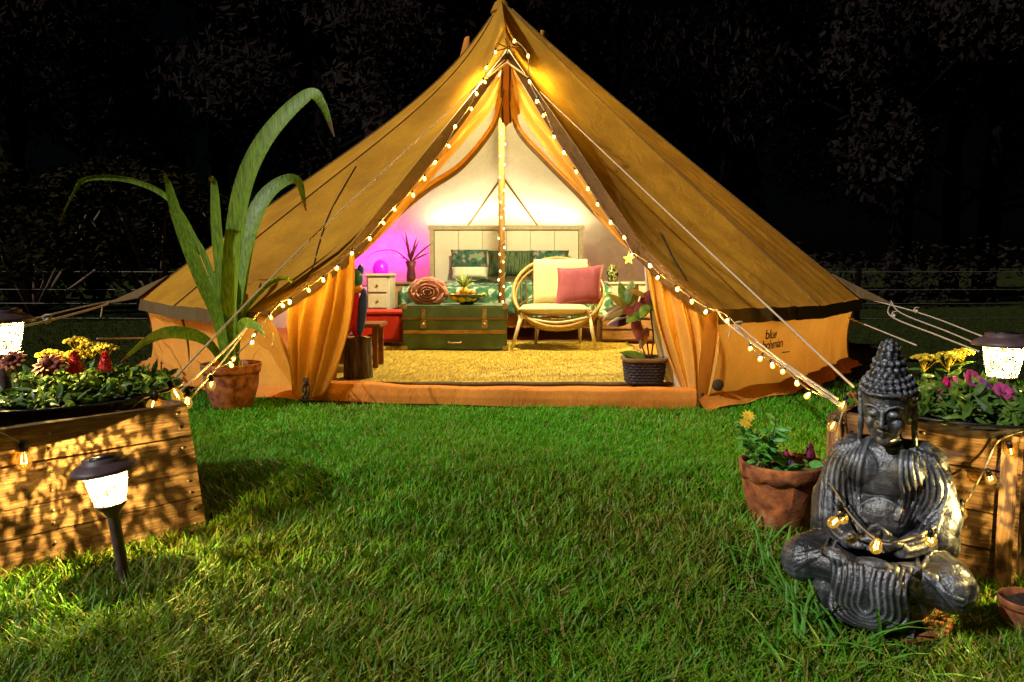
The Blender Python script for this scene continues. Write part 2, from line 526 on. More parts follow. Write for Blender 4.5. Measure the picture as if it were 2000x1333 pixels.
# crate footprints (used for masking the grass)
CL0 = gp(405, 1037); CLu = Vector((-0.653, -0.758, 0)); CLv = Vector((-0.758, 0.653, 0))
CRa = gp(1612, 1081); CRb = gp(1980, 1167)
CRu = (CRb - CRa).normalized(); CRv = Vector((-CRu.y, CRu.x, 0))
def inbox(x, y, o, u, v, L, D):
    dx, dy = x - o.x, y - o.y
    a = dx * u.x + dy * u.y; b = dx * v.x + dy * v.y
    return (a > -0.0) & (a < L) & (b > 0.01) & (b < D)

def field(n, y0, y1, k=0.78):
    Y = np.exp(rng.uniform(math.log(y0), math.log(y1), n))
    X = Y * rng.uniform(-k, k, n)
    r = np.hypot(X - TC.x, Y - TC.y)
    ok = (r > 2.66) & ~((Y > 6.4) & (r > 2.0) & (r < 3.05))
    ok &= ~((np.abs(X + 0.08) < 1.0) & (Y > 3.80))
    ok &= ~inbox(X, Y, CL0, CLu, CLv, 0.7, 0.5)
    ok &= ~inbox(X, Y, CRa, CRu, CRv, 0.45, 0.42)
    return X[ok], Y[ok]
X, Y = field(230000, 1.02, 4.6)
th = 0.62 + 0.38 * (np.sin(X * 9 + 1.3 * np.sin(Y * 7)) * np.sin(Y * 8 + X * 3) + 1) / 2
bald = np.exp(-(((X - 0.57) / 0.12) ** 2 + ((Y - 1.66) / 0.2) ** 2)) + 0.8 * np.exp(-(((X - 0.62) / 0.10) ** 2 + ((Y - 1.28) / 0.08) ** 2))
keep = (rng.random(len(X)) < th) & (rng.random(len(X)) > bald * 0.85)
X, Y = X[keep], Y[keep]
X2, Y2 = field(75000, 2.5, 4.0, 0.62)
X, Y = np.concatenate([X, X2]), np.concatenate([Y, Y2])
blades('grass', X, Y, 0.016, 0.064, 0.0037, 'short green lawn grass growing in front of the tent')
X, Y = field(30000, 4.2, 12.0, 0.8)
blades('rough_grass', X, Y, 0.04, 0.11, 0.006, 'dark rough grass growing beside and behind the tent', mat='grass_dark')

# ------------------------------------------------------------------ trees and shrubs behind
def leaf_cloud(blobs, per, size, mb):
    for (c, r) in blobs:
        for _ in range(per):
            d = Vector((random.gauss(0, 1), random.gauss(0, 1), random.gauss(0, 1)))
            d.normalize()
            p = Vector(c) + Vector((d.x * r[0], d.y * r[1], d.z * r[2])) * (random.random() ** 0.4)
            u = Vector((random.gauss(0, 1), random.gauss(0, 1), random.gauss(0, 1))).normalized()
            v = u.orthogonal().normalized()
            s_ = size * random.uniform(0.5, 1.3)
            mb.add([p - u * s_, p + v * s_ * 0.45, p + u * s_, p - v * s_ * 0.45], [(0, 1, 2, 3)])
tree_meshes = []
for k in range(3):
    tr = MB()
    H = 8.5 + k
    tr.tube([(0, 0, 0), (0.1, 0, H * 0.3), (-0.05, 0.1, H * 0.6), (0.05, 0, H * 0.9)], [0.22, 0.17, 0.11, 0.04], 8)
    blobs = []
    for i in range(16):
        z0 = H * random.uniform(0.15, 0.7); a = random.uniform(0, 2 * pi); L = random.uniform(0.8, 2.4)
        e = Vector((cos(a) * L, sin(a) * L, z0 + random.uniform(0.4, 1.6)))
        tr.tube([(0, 0, z0), e * 0.5 + Vector((0, 0, z0 * 0.5)), e], [0.07, 0.05, 0.02], 5)
        blobs.append((e, (random.uniform(0.6, 1.2), random.uniform(0.6, 1.2), random.uniform(0.5, 1.1))))
    for i in range(8):
        a = random.uniform(0, 2 * pi)
        blobs.append(((cos(a) * 1.1, sin(a) * 1.1, H * random.uniform(0.75, 1.0)), (0.9, 0.9, 0.8)))
    cr = MB(); leaf_cloud(blobs, 640, 0.085, cr)
    tree_meshes.append((tr, cr))
tspots = [(-11.5, 15), (-8.6, 13.5), (-5.9, 15.5), (-3.4, 14.2), (-0.8, 16), (1.9, 14.5), (4.4, 15.8), (6.9, 13.8), (9.3, 15.2), (12.0, 14.2),
          (-10, 18.5), (-4.6, 19), (0.5, 19.5), (5.6, 19), (10.5, 18.5)]
tdesc = ['darkest tree at the far left edge', 'leafy tree above the dry shrub on the left', 'tree behind the tall strap leaf tip', 'tree left of the tent peak',
         'tree straight behind the tent peak', 'tree just right of the tent peak', 'tree above the right tent slope', 'tree above the right guy ropes',
         'tree over the right lantern', 'tree at the far right edge', 'back row tree at far left', 'back row tree left of the peak',
         'back row tree behind the peak', 'back row tree over the right slope', 'back row tree at far right']
protos = {}
for i, (x, y) in enumerate(tspots):
    k = i % 3
    t = thing('tree', (x, y, 0), 'dark night ' + tdesc[i], 'tree', 'dark trees behind the tent')
    if k not in protos:
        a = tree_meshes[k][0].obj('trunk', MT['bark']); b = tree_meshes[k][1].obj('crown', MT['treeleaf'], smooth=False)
        a.parent = t; b.parent = t
        protos[k] = (a, b)
    else:
        a = share(protos[k][0], t); b = share(protos[k][1], t)
    t.rotation_euler = (0, 0, random.uniform(0, 6.28))
    t.scale = (1.0, 1.0, random.uniform(0.95, 1.15))
sp = None
for i, (x, y, s_, lab) in enumerate([(-6.6, 10.6, 1.25, 'bushy shrub at the left edge behind the fence wires'), (-5.0, 10.9, 1.15, 'brownish shrub behind the thin arching leaf'),
                                     (-3.5, 11.3, 1.0, 'dark shrub behind the left tent slope'), (-7.9, 11.6, 1.1, 'shrub half out of frame at far left')]):
    t = thing('shrub', (x, y, 0), lab, 'shrub', 'shrubs behind the tent')
    if sp is None:
        st = MB(); cr = MB(); bl = []
        for q in range(12):
            a = random.uniform(0, 6.28); L = random.uniform(0.3, 0.9)
            e = Vector((cos(a) * L, sin(a) * L, random.uniform(0.5, 1.6)))
            st.tube([(0, 0, 0), e * 0.6, e], [0.03, 0.02, 0.008], 5)
            bl.append((e, (0.38, 0.38, 0.32)))
        leaf_cloud(bl, 420, 0.045, cr)
        a = st.obj('stem', MT['twig']); b = cr.obj('foliage', MT['shrubleaf'], smooth=False)
        a.parent = t; b.parent = t; sp = (a, b)
    else:
        share(sp[0], t); share(sp[1], t)
    t.rotation_euler = (0, 0, random.uniform(0, 6.28)); t.scale = (s_ * 1.1, s_ * 1.1, s_)

ug = MB()
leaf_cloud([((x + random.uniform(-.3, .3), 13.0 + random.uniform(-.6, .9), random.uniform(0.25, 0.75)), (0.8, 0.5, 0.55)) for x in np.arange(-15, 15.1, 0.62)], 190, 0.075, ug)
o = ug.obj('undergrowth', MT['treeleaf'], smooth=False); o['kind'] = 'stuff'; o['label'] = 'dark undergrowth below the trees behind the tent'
# wire fence
ft = thing('wire_fence', (0, 10.0, 0), 'thin wire fence running behind the tent', 'fence')
for px, yy in ((530, 0), (565, 1), (592, 2), (621, 3)):
    z = at(1000, px, 10).z
    MB().tube([Vector((-9, 10, z)), Vector((-4.5, 10, z - 0.01)), Vector((0, 10, z)), Vector((4.5, 10, z - 0.012)), Vector((9, 10, z))], 0.0045, 5).obj('wire', MT['wire'], ft)
for x in (-9, -4.5, 0, 4.5, 9):
    MB().box((x, 10.02, 0.36), (0.06, 0.06, 0.74)).obj('post', MT['bark'], ft, smooth=False)

# ------------------------------------------------------------------ the tent
T = thing('bell_tent', TC, 'large tan canvas bell tent with open A-frame door and glowing interior', 'tent')

def ring(th, r, z):
    a = radians(th)
    return Vector((TC.x + r * sin(a), TC.y - r * cos(a), z))
def rad(th): return 0.36 * max(0.0, min(1.0, (abs(th) - 92) / 60.0))
APEX = Vector((TC.x, TC.y, Z_A))
def line(th):
    def f(t):
        r = (R_E + rad(th)) * t
        z = Z_A - (Z_A - Z_E) * (t + 0.006 * sin(pi * t))
        u = t / 0.26
        z -= (0.215 if -130 < th < 0 else 0.025) * u * math.exp(1 - u) * (1 - t ** 4)
        return ring(th, r, z)
    return f
PEAK = at(992, 96, 4.85)
ELp = [APEX, PEAK, at(838, 286, 4.42), at(676, 490, 4.02), at(590, 558, 3.86), at(505, 612, 3.80)]
ERp = [APEX, PEAK, at(1130, 292, 4.42), at(1256, 482, 4.0), at(1320, 545, 3.82), at(1400, 606, 3.74)]
ELt = [0, 0.26, 0.5, 0.77, 0.88, 1.0]
EL = lambda t: polylerp(ELp, ELt, t)
ER = lambda t: polylerp(ERp, ELt, t)
ANG = [-43, -67, -92, -118, -148, 180, 148, 118, 92, 67, 43]
LINES = [EL] + [line(a) for a in ANG] + [ER]
NT, NS = 32, 22

def roof_pt(k, s, t, inset=0.0):
    A, B = LINES[k](t), LINES[k + 1](t)
    p = A.lerp(B, s)
    c = Vector((TC.x, TC.y, p.z))
    d = (c - p)
    edge = 1 if k in (0, len(LINES) - 2) else 0
    sag = (0.17 if edge else 0.02) * sin(pi * s) * sin(pi * min(t, 1) ** 0.8)
    sag += 0.010 * t ** 2 * sin(pi * s) * (sin(s * 31 + k * 2.1 + 3 * t) + 0.6 * sin(s * 53 - 4 * t + k)) * (1.6 if edge else 1.0)
    q = p + (d.normalized() if d.length > 1e-6 else Vector()) * sag * (1 if t > 0.05 else 0)
    q.z -= sag * 0.3
    if inset:
        q += (Vector((TC.x, TC.y, 0.9)) - q).normalized() * inset
    return q

def roof_panel(k0, k1, inset=0.0, t0=0.0):
    mb = MB()
    n = (k1 - k0)
    mb.grid(lambda u, v: roof_pt(min(k0 + int(u * n * 0.99999), k1 - 1), u * n - min(int(u * n * 0.99999), n - 1), t0 + (1 - t0) * v, inset), NS * n, NT)
    return mb
ro_v, ro_f, li_v, li_f = [], [], [], []
for k in range(len(LINES) - 1):
    a = roof_panel(k, k + 1); b = roof_panel(k, k + 1, 0.03, 0.02)
    for (mb, V_, F_) in ((a, ro_v, ro_f), (b, li_v, li_f)):
        n0 = len(V_); V_.extend(mb.v); F_.extend(tuple(i + n0 for i in f) for f in mb.f)
    a.obj('roof_panel', MT['canvas'], T)
    b.obj('added_lining', MT['added_lining'], T)
ROOF_BVH = BVHTree.FromPolygons(ro_v, ro_f); LIN_BVH = BVHTree.FromPolygons(li_v, li_f)
def on_cloth(bvh, px, py, lift, ymin=0.0):
    d = ray(px, py).normalized(); o = Vector((0, 0, CAM_H)); o = o + d * (ymin / d.y)
    h = bvh.ray_cast(o, d)
    return h[0] - d * lift if h[0] is not None else None
# seams on the roof (raised dark stitch lines)
for k in range(1, len(LINES) - 1):
    out = []
    for i in range(1, 30):
        p = LINES[k](i / 29)
        out.append(p + (p - Vector((TC.x, TC.y, p.z - 0.7))).normalized() * 0.004)
    MB().tube(out, 0.0045, 5).obj('seam', MT['seam'], T)
# valance under the eave
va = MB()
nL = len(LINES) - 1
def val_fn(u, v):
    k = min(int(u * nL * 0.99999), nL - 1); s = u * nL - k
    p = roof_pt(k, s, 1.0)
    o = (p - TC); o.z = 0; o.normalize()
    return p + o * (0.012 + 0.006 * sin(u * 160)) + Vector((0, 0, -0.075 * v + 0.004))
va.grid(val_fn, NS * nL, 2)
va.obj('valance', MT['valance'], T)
# walls
LLEG = gp(600, 783); RLEG = gp(1363, 803)
wall_pts_b = [LLEG] + [ring(a, 2.66 + rad(a), 0) for a in ANG] + [RLEG]
wall_pts_t = [ELp[-1] + Vector((0.03, 0.04, -0.005))] + [ring(a, 2.69 + rad(a), Z_E - 0.01) for a in ANG] + [ERp[-1] + Vector((-0.03, 0.04, -0.005))]
def wall_pt(k, s, v, off=0.0):
    b = wall_pts_b[k].lerp(wall_pts_b[k + 1], s); t = wall_pts_t[k].lerp(wall_pts_t[k + 1], s)
    p = b.lerp(t, v)
    o = (p - TC); o.z = 0; o.normalize()
    wv = 0.012 * sin(s * pi) * sin(v * pi) * sin(s * 23 + v * 5 + k) + 0.02 * (1 - v) ** 4 * sin(s * 17 + k)
    return p - o * (wv + 0.03 * sin(pi * v)) + o * off
for k in range(nL):
    mb = MB(); mb.grid(lambda u, v: wall_pt(k, u, v), 26, 12)
    mb.obj('wall_panel', MT['canvas_wall'], T)
    if 3 <= k <= nL - 4:
        mb = MB(); mb.grid(lambda u, v: wall_pt(k, u, v, -0.02), 16, 6)
        mb.obj('added_wall_lining', MT['added_lining'], T)
    if k not in (0, nL - 1):
        out = [wall_pt(k, 0, i / 8, 0.004) for i in range(9)]
        MB().tube(out, 0.007, 5).obj('wall_seam', MT['valance'], T)
    # mud flap spread on the grass
    mb = MB()
    mb.grid(lambda u, v: (lambda p, o: p + o * (0.09 * v + 0.008 * sin(u * 9 + k)) + Vector((0, 0, 0.05 * (1 - v) ** 2 + 0.016 + 0.004 * sin(u * 17))))(
        wall_pt(k, u, 0.0), (lambda q: (q / max(q.length, 1e-6)))(Vector((wall_pt(k, u, 0).x - TC.x, wall_pt(k, u, 0).y - TC.y, 0)))), 20, 4)
    mb.obj('mud_flap', MT['sheet'], T)
# guy tabs at the eave
for a in (-67, 67, -92, 92, 118, -118):
    c = ring(a, R_E - 0.25, Z_E + 0.22); e = ring(a, R_E + 0.2, Z_E - 0.03)
    sd = Vector((cos(radians(a)), sin(radians(a)), 0))
    c = line(a)(0.93) + Vector((0, 0, 0.012))
    mb = MB(); mb.add([c - sd * 0.02, c + sd * 0.02, line(a)(1.0) + sd * 0.10 + Vector((0, 0, 0.01)), e + sd * 0.012, e - sd * 0.012, line(a)(1.0) - sd * 0.10 + Vector((0, 0, 0.01))], [(0, 1, 2, 3, 4, 5)])
    mb.obj('guy_tab', MT['valance'], T, smooth=False, solid=0.006)
MB().lathe([(0.0, 0.006), (0.03, 0.0), (0.055, -0.022), (0.085, -0.085), (0.088, -0.10), (0.08, -0.10)], APEX + Vector((0, 0, -0.008)), 20).obj('peak_cap', MT['canvas'], T)
# roof vents near the peak
for sx in (-1, 1):
    c = at(905 if sx < 0 else 1068, 92 if sx < 0 else 80, 6.45)
    mb = MB()
    def vf(u, v, c=c, sx=sx):
        a = pi * u
        return c + Vector((sx * 0.11 * sin(a) * (1 - 0.55 * v) - sx * 0.05, 0.12 * cos(a) + 0.1, -0.14 + 0.22 * v))
    mb.grid(vf, 10, 5)
    mb.obj('roof_vent', MT['sheet'], T, solid=0.008)
# hood: dark hem bands, underside shade put into their colour, inside the front edges, then the folded back door flaps
def band(edge, dx, w, off, n=36, t0=0.262):
    mb = MB()
    def f(u, v):
        t = t0 + (1 - t0) * v
        p = edge(t)
        ww = w * min(1.0, (t - t0) * 5 + 0.15)
        return p + Vector((dx * ww * u, off * u, -0.028 * u - 0.005))
    mb.grid(f, 3, n)
    return mb
band(EL, 1, 0.050, 0.06).obj('shaded_hem_band', MT['piping'], T)
band(ER, -1, 0.050, 0.06).obj('shaded_hem_band', MT['piping'], T)
LIN = [at(984, 128, 5.0), at(966, 205, 4.95), at(912, 272, 4.78), at(857, 334, 4.6), at(786, 416, 4.36), at(720, 486, 4.14), at(692, 508, 4.1)]
RIN = [at(996, 128, 5.0), at(1015, 215, 4.95), at(1064, 290, 4.78), at(1127, 374, 4.52), at(1176, 437, 4.34), at(1228, 488, 4.16), at(1262, 508, 4.08)]
LOUT = [EL(t) + Vector((0.03, 0.1, -0.03)) for t in (0.29, 0.36, 0.46, 0.55, 0.65, 0.74, 0.775)]
ROUT = [ER(t) + Vector((-0.03, 0.1, -0.03)) for t in (0.29, 0.36, 0.46, 0.55, 0.65, 0.74, 0.775)]
def strip(A, B, amp, fr, ph, n=60):
    A = bez(A, n // (len(A) - 1)); B = bez(B, n // (len(B) - 1))
    m = min(len(A), len(B)) - 1
    mb = MB()
    def f(u, v):
        i = int(round(v * m))
        p = A[i].lerp(B[i], u)
        return p + Vector((0, -amp * (sin(u * fr + ph + v * 4) * sin(pi * u) + 0.6 * sin(v * 41 + u * 5) * sin(pi * u)), 0))
    mb.grid(f, 14, m)
    return mb
strip(LOUT, LIN, 0.03, 9, 0.4).obj('door_flap', MT['canvas_thin'], T)
strip(ROUT, RIN, 0.03, 9, 1.9).obj('door_flap', MT['canvas_thin'], T)
for pts in ([(984, 165), (975, 215), (960, 258), (902, 328), (835, 373), (771, 426), (722, 474)], [(1000, 165), (1003, 215), (1013, 260), (1064, 317), (1124, 377), (1172, 428), (1224, 476)]):
    MB().tube(bez([at(x, y, 5.05 - 0.7 * (y - 165) / 275) for x, y in pts], 8), 0.012, 6).obj('door_zip', MT['valance'], T)
    MB().tube(bez([at(x * 0.985 + 14.8, y - 8, 5.08 - 0.7 * (y - 165) / 275) for x, y in pts], 8), 0.02, 6).obj('mesh_roll', MT['canvas_thin'], T)
mb = MB(); mb.add([at(985, 115, 5.04), at(966, 215, 5.0), at(988, 248, 5.02), at(1016, 222, 5.0), at(1000, 115, 5.04)], [(0, 1, 2, 3, 4)])
mb.obj('door_gusset', MT['sheet'], T, smooth=False)
for x in (982, 997):
    MB().tube([at(x, 120, 4.98), at(x - 2, 180, 4.97), at(x, 240, 4.97)], 0.007, 5).obj('door_strap', MT['piping'], T)
# knot where the hood edges are tied
mb = MB()
for i in range(7):
    a = i * 0.9
    mb.tube([PEAK + Vector((0, -0.02, 0)), PEAK + Vector((0.07 * cos(a), -0.05, 0.05 * sin(a)))], 0.004, 5)
mb.obj('tie_knot', MT['piping'], T)
for s_, e in ((-1, at(948, 155, 4.7)), (1, at(1030, 150, 4.7))):
    MB().tube([at(990, 122, 4.8), e], 0.006, 5).obj('frame_cord', MT['rope'], T)
for px in (912, 1052):
    P_ = [on_cloth(LIN_BVH, 981 + (px - 981) * q / 14, 346 + 98 * q / 14, 0.012, 7.0) for q in range(15)]
    P_ = [p for p in P_ if p is not None]
    if len(P_) > 2: MB().tube(P_, 0.010, 6).obj('lining_seam', MT['valance'], T)
# A-frame legs
MB().tube(bez([LLEG + Vector((0.03, 0.16, 0.0)), at(650, 560, 4.2), at(705, 476, 4.28), at(782, 392, 4.52), at(872, 285, 4.85), at(944, 192, 5.08), at(985, 118, 5.1)], 6), 0.014, 8).obj('frame_pole', MT['steel'], T)
MB().tube(bez([RLEG + Vector((-0.03, 0.18, 0.0)), at(1330, 600, 4.15), at(1268, 505, 4.2), at(1160, 385, 4.52), at(1085, 280, 4.85), at(1025, 180, 5.08), at(997, 118, 5.1)], 6), 0.014, 8).obj('frame_pole', MT['steel'], T)
# curtains gathered at both sides of the door
def curtain(top, mid, bot, pleats, amp, nu=70, nv=30, name='door_curtain', mat='canvas_thin'):
    def f(u, v):
        def L(P): 
            x = u * (len(P) - 1); i = min(int(x), len(P) - 2); return P[i].lerp(P[i + 1], x - i)
        a, b, c = L(top), L(mid), L(bot)
        p = a * (1 - v) ** 2 + b * 2 * v * (1 - v) + c * v * v
        am = amp * (0.25 + 0.75 * sin(pi * min(1, v * 0.9 + 0.1)))
        ph = u * pleats * 2 * pi + 1.1 * sin(v * 3 + u * 4)
        return p + Vector((0.3 * am * sin(ph * 0.5 + 1), -am * sin(ph), 0))
    mb = MB(); mb.grid(f, nu, nv)
    return mb.obj(name, MT[mat], T)
curtain([at(690, 496, 4.06), at(640, 530, 3.98), at(560, 590, 3.9)],
        [at(700, 640, 4.06), at(625, 650, 3.93), at(560, 680, 3.9)],
        [at(632, 772, 3.95), at(600, 778, 3.88), at(570, 770, 3.9)], 4.5, 0.035)
curtain([at(688, 500, 4.2), at(660, 520, 4.1)], [at(672, 640, 4.25), at(650, 640, 4.1)], [at(655, 748, 4.25), at(612, 768, 4.05)], 2.2, 0.025, 30)
curtain([at(1258, 492, 4.05), at(1320, 548, 3.93), at(1392, 604, 3.86)],
        [at(1262, 640, 4.02), at(1342, 660, 3.9), at(1412, 690, 3.86)],
        [at(1332, 765, 3.9), at(1356, 790, 3.78), at(1376, 802, 3.74)], 4.5, 0.035)
curtain([at(1256, 500, 4.18), at(1285, 520, 4.1)], [at(1255, 640, 4.2), at(1300, 640, 4.05)], [at(1302, 752, 4.1), at(1350, 780, 3.95)], 2.2, 0.03, 30, mat='added_lining')
# floor and threshold lip
FZ = 0.06
mb = MB()
fl = [LLEG + Vector((0.02, 0.12, FZ))] + [Vector((p.x, p.y, FZ)) + (TC - p).normalized() * 0.03 for p in wall_pts_b[1:-1]] + [RLEG + Vector((-0.02, 0.12, FZ))]
for p in fl: p.z = FZ
mb.add(fl, [tuple(range(len(fl)))])
mb.obj('groundsheet', MT['sheet'], T, smooth=False)
mb = MB()
LPa, LPb = LLEG + Vector((0.0, 0.02, 0)), RLEG + Vector((0, 0.03, 0))
def lip(u, v):
    p = LPa.lerp(LPb, u)
    # profile: front face up, rounded top, down behind
    prof = [(-0.01, 0.0), (-0.012, 0.05), (0.0, 0.10), (0.03, 0.112), (0.08, 0.10), (0.13, 0.066)]
    x = v * (len(prof) - 1); i = min(int(x), len(prof) - 2); k = x - i
    y = prof[i][0] * (1 - k) + prof[i + 1][0] * k; z = prof[i][1] * (1 - k) + prof[i + 1][1] * k
    sag = 0.022 * sin(pi * u) + 0.006 * sin(u * 27) * sin(u * 9)
    return p + Vector((0, y + 0.01 * sin(u * 21) - 0.02 * sin(pi * u), z * (1 - sag * 8 * (z > 0.04)) - 0.004))
mb.grid(lip, 80, 20)
mb.obj('threshold_lip', MT['sheet'], T)
for px, py in ((600, 760), (1362, 790)):
    p = at(px, py, 3.78)
    mb = MB()
    for i in range(5):
        mb.tube(bez([p + Vector((0.01 * i - 0.02, -0.01 * i, 0.06)), p + Vector((0.02 * sin(i), -0.03, 0.0)), p + Vector((0.015 * i - 0.03, -0.02, -0.06))], 5), 0.005, 5)
    mb.obj('corner_strap', MT['piping'], T)
# centre pole
PX = at(980, 600, 6.42).x
MB().tube([(PX, 6.42, FZ), (PX, 6.42, 2.86)], 0.026, 12).obj('centre_pole', MT['polewood'], T)
# cords lying on the roof, left and right
for pts in ([(695, 325), (660, 385), (640, 425), (622, 480), (612, 520), (594, 552)], [(1290, 455), (1312, 500), (1340, 548)]):
    P_ = [on_cloth(ROOF_BVH, q.x, q.y, 0.008) for q in bez([Vector((x, y, 0)) for x, y in pts], 5)]
    P_ = [p for p in P_ if p is not None]
    if len(P_) > 2: MB().tube(P_, 0.004, 5).obj('roof_cord', MT['piping'], T)
# printed lettering on the right wall panel
kk = nL - 1
p0 = wall_pt(kk, 1, 0.5); p1 = wall_pt(kk, 0, 0.5)
def wall_hit(px, py):
    d = ray(px, py); best = None
    A = wall_pts_b[-1]; B = wall_pts_b[-2]
    e = (B - A); nrm = Vector((e.y, -e.x, 0)).normalized()
    k = (A - Vector((0, 0, CAM_H))).dot(nrm) / d.dot(nrm)
    return Vector((0, 0, CAM_H)) + d * k
eW = (wall_pts_b[-2] - wall_pts_b[-1]).normalized()
nW = Vector((eW.y, -eW.x, 0)).normalized()
if nW.y > 0: nW = -nW
wlen = (wall_pts_b[-2] - wall_pts_b[-1]).length
def on_wall(q):
    s_ = 1 - (q - wall_pts_b[-1]).dot(eW) / wlen
    v_ = q.z / (wall_pts_t[-1].z * s_ + wall_pts_t[-2].z * (1 - s_))
    return wall_pt(nL - 1, s_, v_, 0.006)
tb = MB()
def text(body, p, size, sx, mbx):
    cu = bpy.data.curves.new('lettering', 'FONT'); cu.body = body; cu.size = size; cu.offset = size * 0.02
    cu.space_character = 0.92
    o = bpy.data.objects.new('lettering', cu); COL.objects.link(o)
    dg = bpy.context.evaluated_depsgraph_get()
    me = bpy.data.meshes.new_from_object(o.evaluated_get(dg))
    vs = [on_wall(p + eW * v.co.x * sx + Vector((0, 0, 1)) * v.co.y) for v in me.vertices]
    mbx.add(vs, [tuple(q.vertices) for q in me.polygons])
    bpy.data.objects.remove(o); bpy.data.curves.remove(cu)
text('blue', wall_hit(1492, 664), 0.070, 1.12, tb)
text('bohemian', wall_hit(1488, 685), 0.070, 0.98, tb)
q = wall_hit(1531, 691)
tb.obj('lettering', MT['print'], T, smooth=False)
tb = MB()
tb.add([q, q + eW * 0.075, q + eW * 0.075 + Vector((0, 0, 0.006)), q + Vector((0, 0, 0.006))], [(0, 1, 2, 3)])
tb.v = [on_wall(v) for v in tb.v]
tb.obj('underline', MT['print'], T, smooth=False)
# dark peg patch on lower wall near the right door leg
q = wall_hit(1457, 752) if False else wall_hit(1398, 752)
mb = MB(); mb.ell(q + nW * 0.012, (0.03, 0.012, 0.03), 12, 6); mb.obj('wall_eyelet', MT['piping'], T)

# ------------------------------------------------------------------ guy ropes
def rope(pts, label, r=0.0045, n=10, slider=None, tail=None):
    P = bez(pts, n)
    t = thing('guy_rope', P[-1], label, 'guy rope', 'guy ropes of the tent')
    MB().tube(P, r, 6).obj('cord', MT['rope'], t)
    if slider is not None:
        a = Vector(slider)
        d = (Vector(pts[-1]) - Vector(pts[0])).normalized()
        mb = MB()
        rot = d.to_track_quat('X', 'Z').to_matrix()
        mb.ell(a, (0.035, 0.012, 0.014), 10, 6, rot)
        mb.obj('slider', MT['rope'], t)
        mb = MB()
        mb.tube(bez([a, a + Vector((0.02, -0.01, 0.025)), a + Vector((-0.015, -0.015, 0.02)), a + Vector((0.0, -0.01, -0.02))], 5), r * 0.8, 5)
        mb.obj('knot', MT['rope'], t)
    if tail is not None:
        a = Vector(tail)
        MB().tube(bez([a, a + Vector((0.004, -0.01, -0.03)), a + Vector((-0.004, -0.012, -0.075))], 5), r * 0.7, 5).obj('tail', MT['rope'], t)
    return t
LA = gp(338, 748, 0.2)   # behind the left crate
rope([at(985, 118, 4.78), at(620, 455, 3.75), at(332, 748, 2.75)], 'long pale rope from the tent peak down past the strap leaf pot', 0.004)
rope([at(505, 612, 3.80), at(452, 672, 3.35), at(352, 765, 2.75)], 'rope carrying bulbs from the left roof corner to the crate', 0.005, tail=at(533, 650, 3.75))
rope([at(500, 616, 3.80), at(440, 700, 3.3), at(362, 790, 2.7)], 'slack second rope just under the bulb rope on the left', 0.004)
rope([at(1055, 180, 4.66), at(1360, 468, 3.5), at(1668, 757, 2.45)], 'long pale rope from the tent peak down the right side', 0.004)
rope([at(1400, 606, 3.74), at(1430, 640, 3.5), at(1640, 792, 2.35)], 'rope with lit bulbs from the right roof corner to the crate', 0.005, slider=at(1440, 640, 3.45), tail=at(1424, 628, 3.55))
rope([at(1442, 636, 3.45), at(1520, 700, 2.95), at(1636, 780, 2.4)], 'bare upper strand beside the right bulb rope', 0.004)
lt = ring(-67, R_E + 0.19, Z_E - 0.02)
rope([lt, at(200, 598, 4.7), at(90, 628, 3.6), at(-40, 655, 2.9)], 'pale rope with a slider stretched from the left eave tab', 0.006, slider=at(95, 626, 3.65), tail=at(199, 596, 4.7))
rope([ring(-92, R_E + 0.19, Z_E - 0.02) + Vector((0, 0, 0.03)), at(180, 596, 5.2), at(70, 622, 4.4), at(-40, 650, 3.7)], 'thinner upper strand of the left side ropes', 0.005)
rope([wall_pt(1, 0.9, 0.45, 0.01), at(190, 662, 4.6)], 'short low rope from the left wall corner', 0.006)
rt = ring(67, R_E + 0.19, Z_E - 0.02)
rope([rt, at(1740, 618, 4.8), at(1830, 655, 4.1), at(1912, 687, 3.5)], 'pale rope with a slider stretched from the right eave tab', 0.0045, slider=at(1745, 617, 4.75))
rope([rt + Vector((0, 0, 0.012)), at(1760, 612, 4.8), at(1850, 648, 4.1), at(1912, 674, 3.6)], 'middle strand of the right side ropes', 0.004)
rope([ring(92, R_E + 0.1, Z_E + 0.02), at(1790, 610, 5.6), at(1920, 658, 4.6)], 'top strand of the right side ropes behind the slider', 0.005, slider=at(1788, 608, 5.6))
rope([wall_pt(nL - 2, 0.1, 0.75, 0.01), at(1790, 675, 4.3)], 'low rope from the right wall corner above the statue', 0.0045)

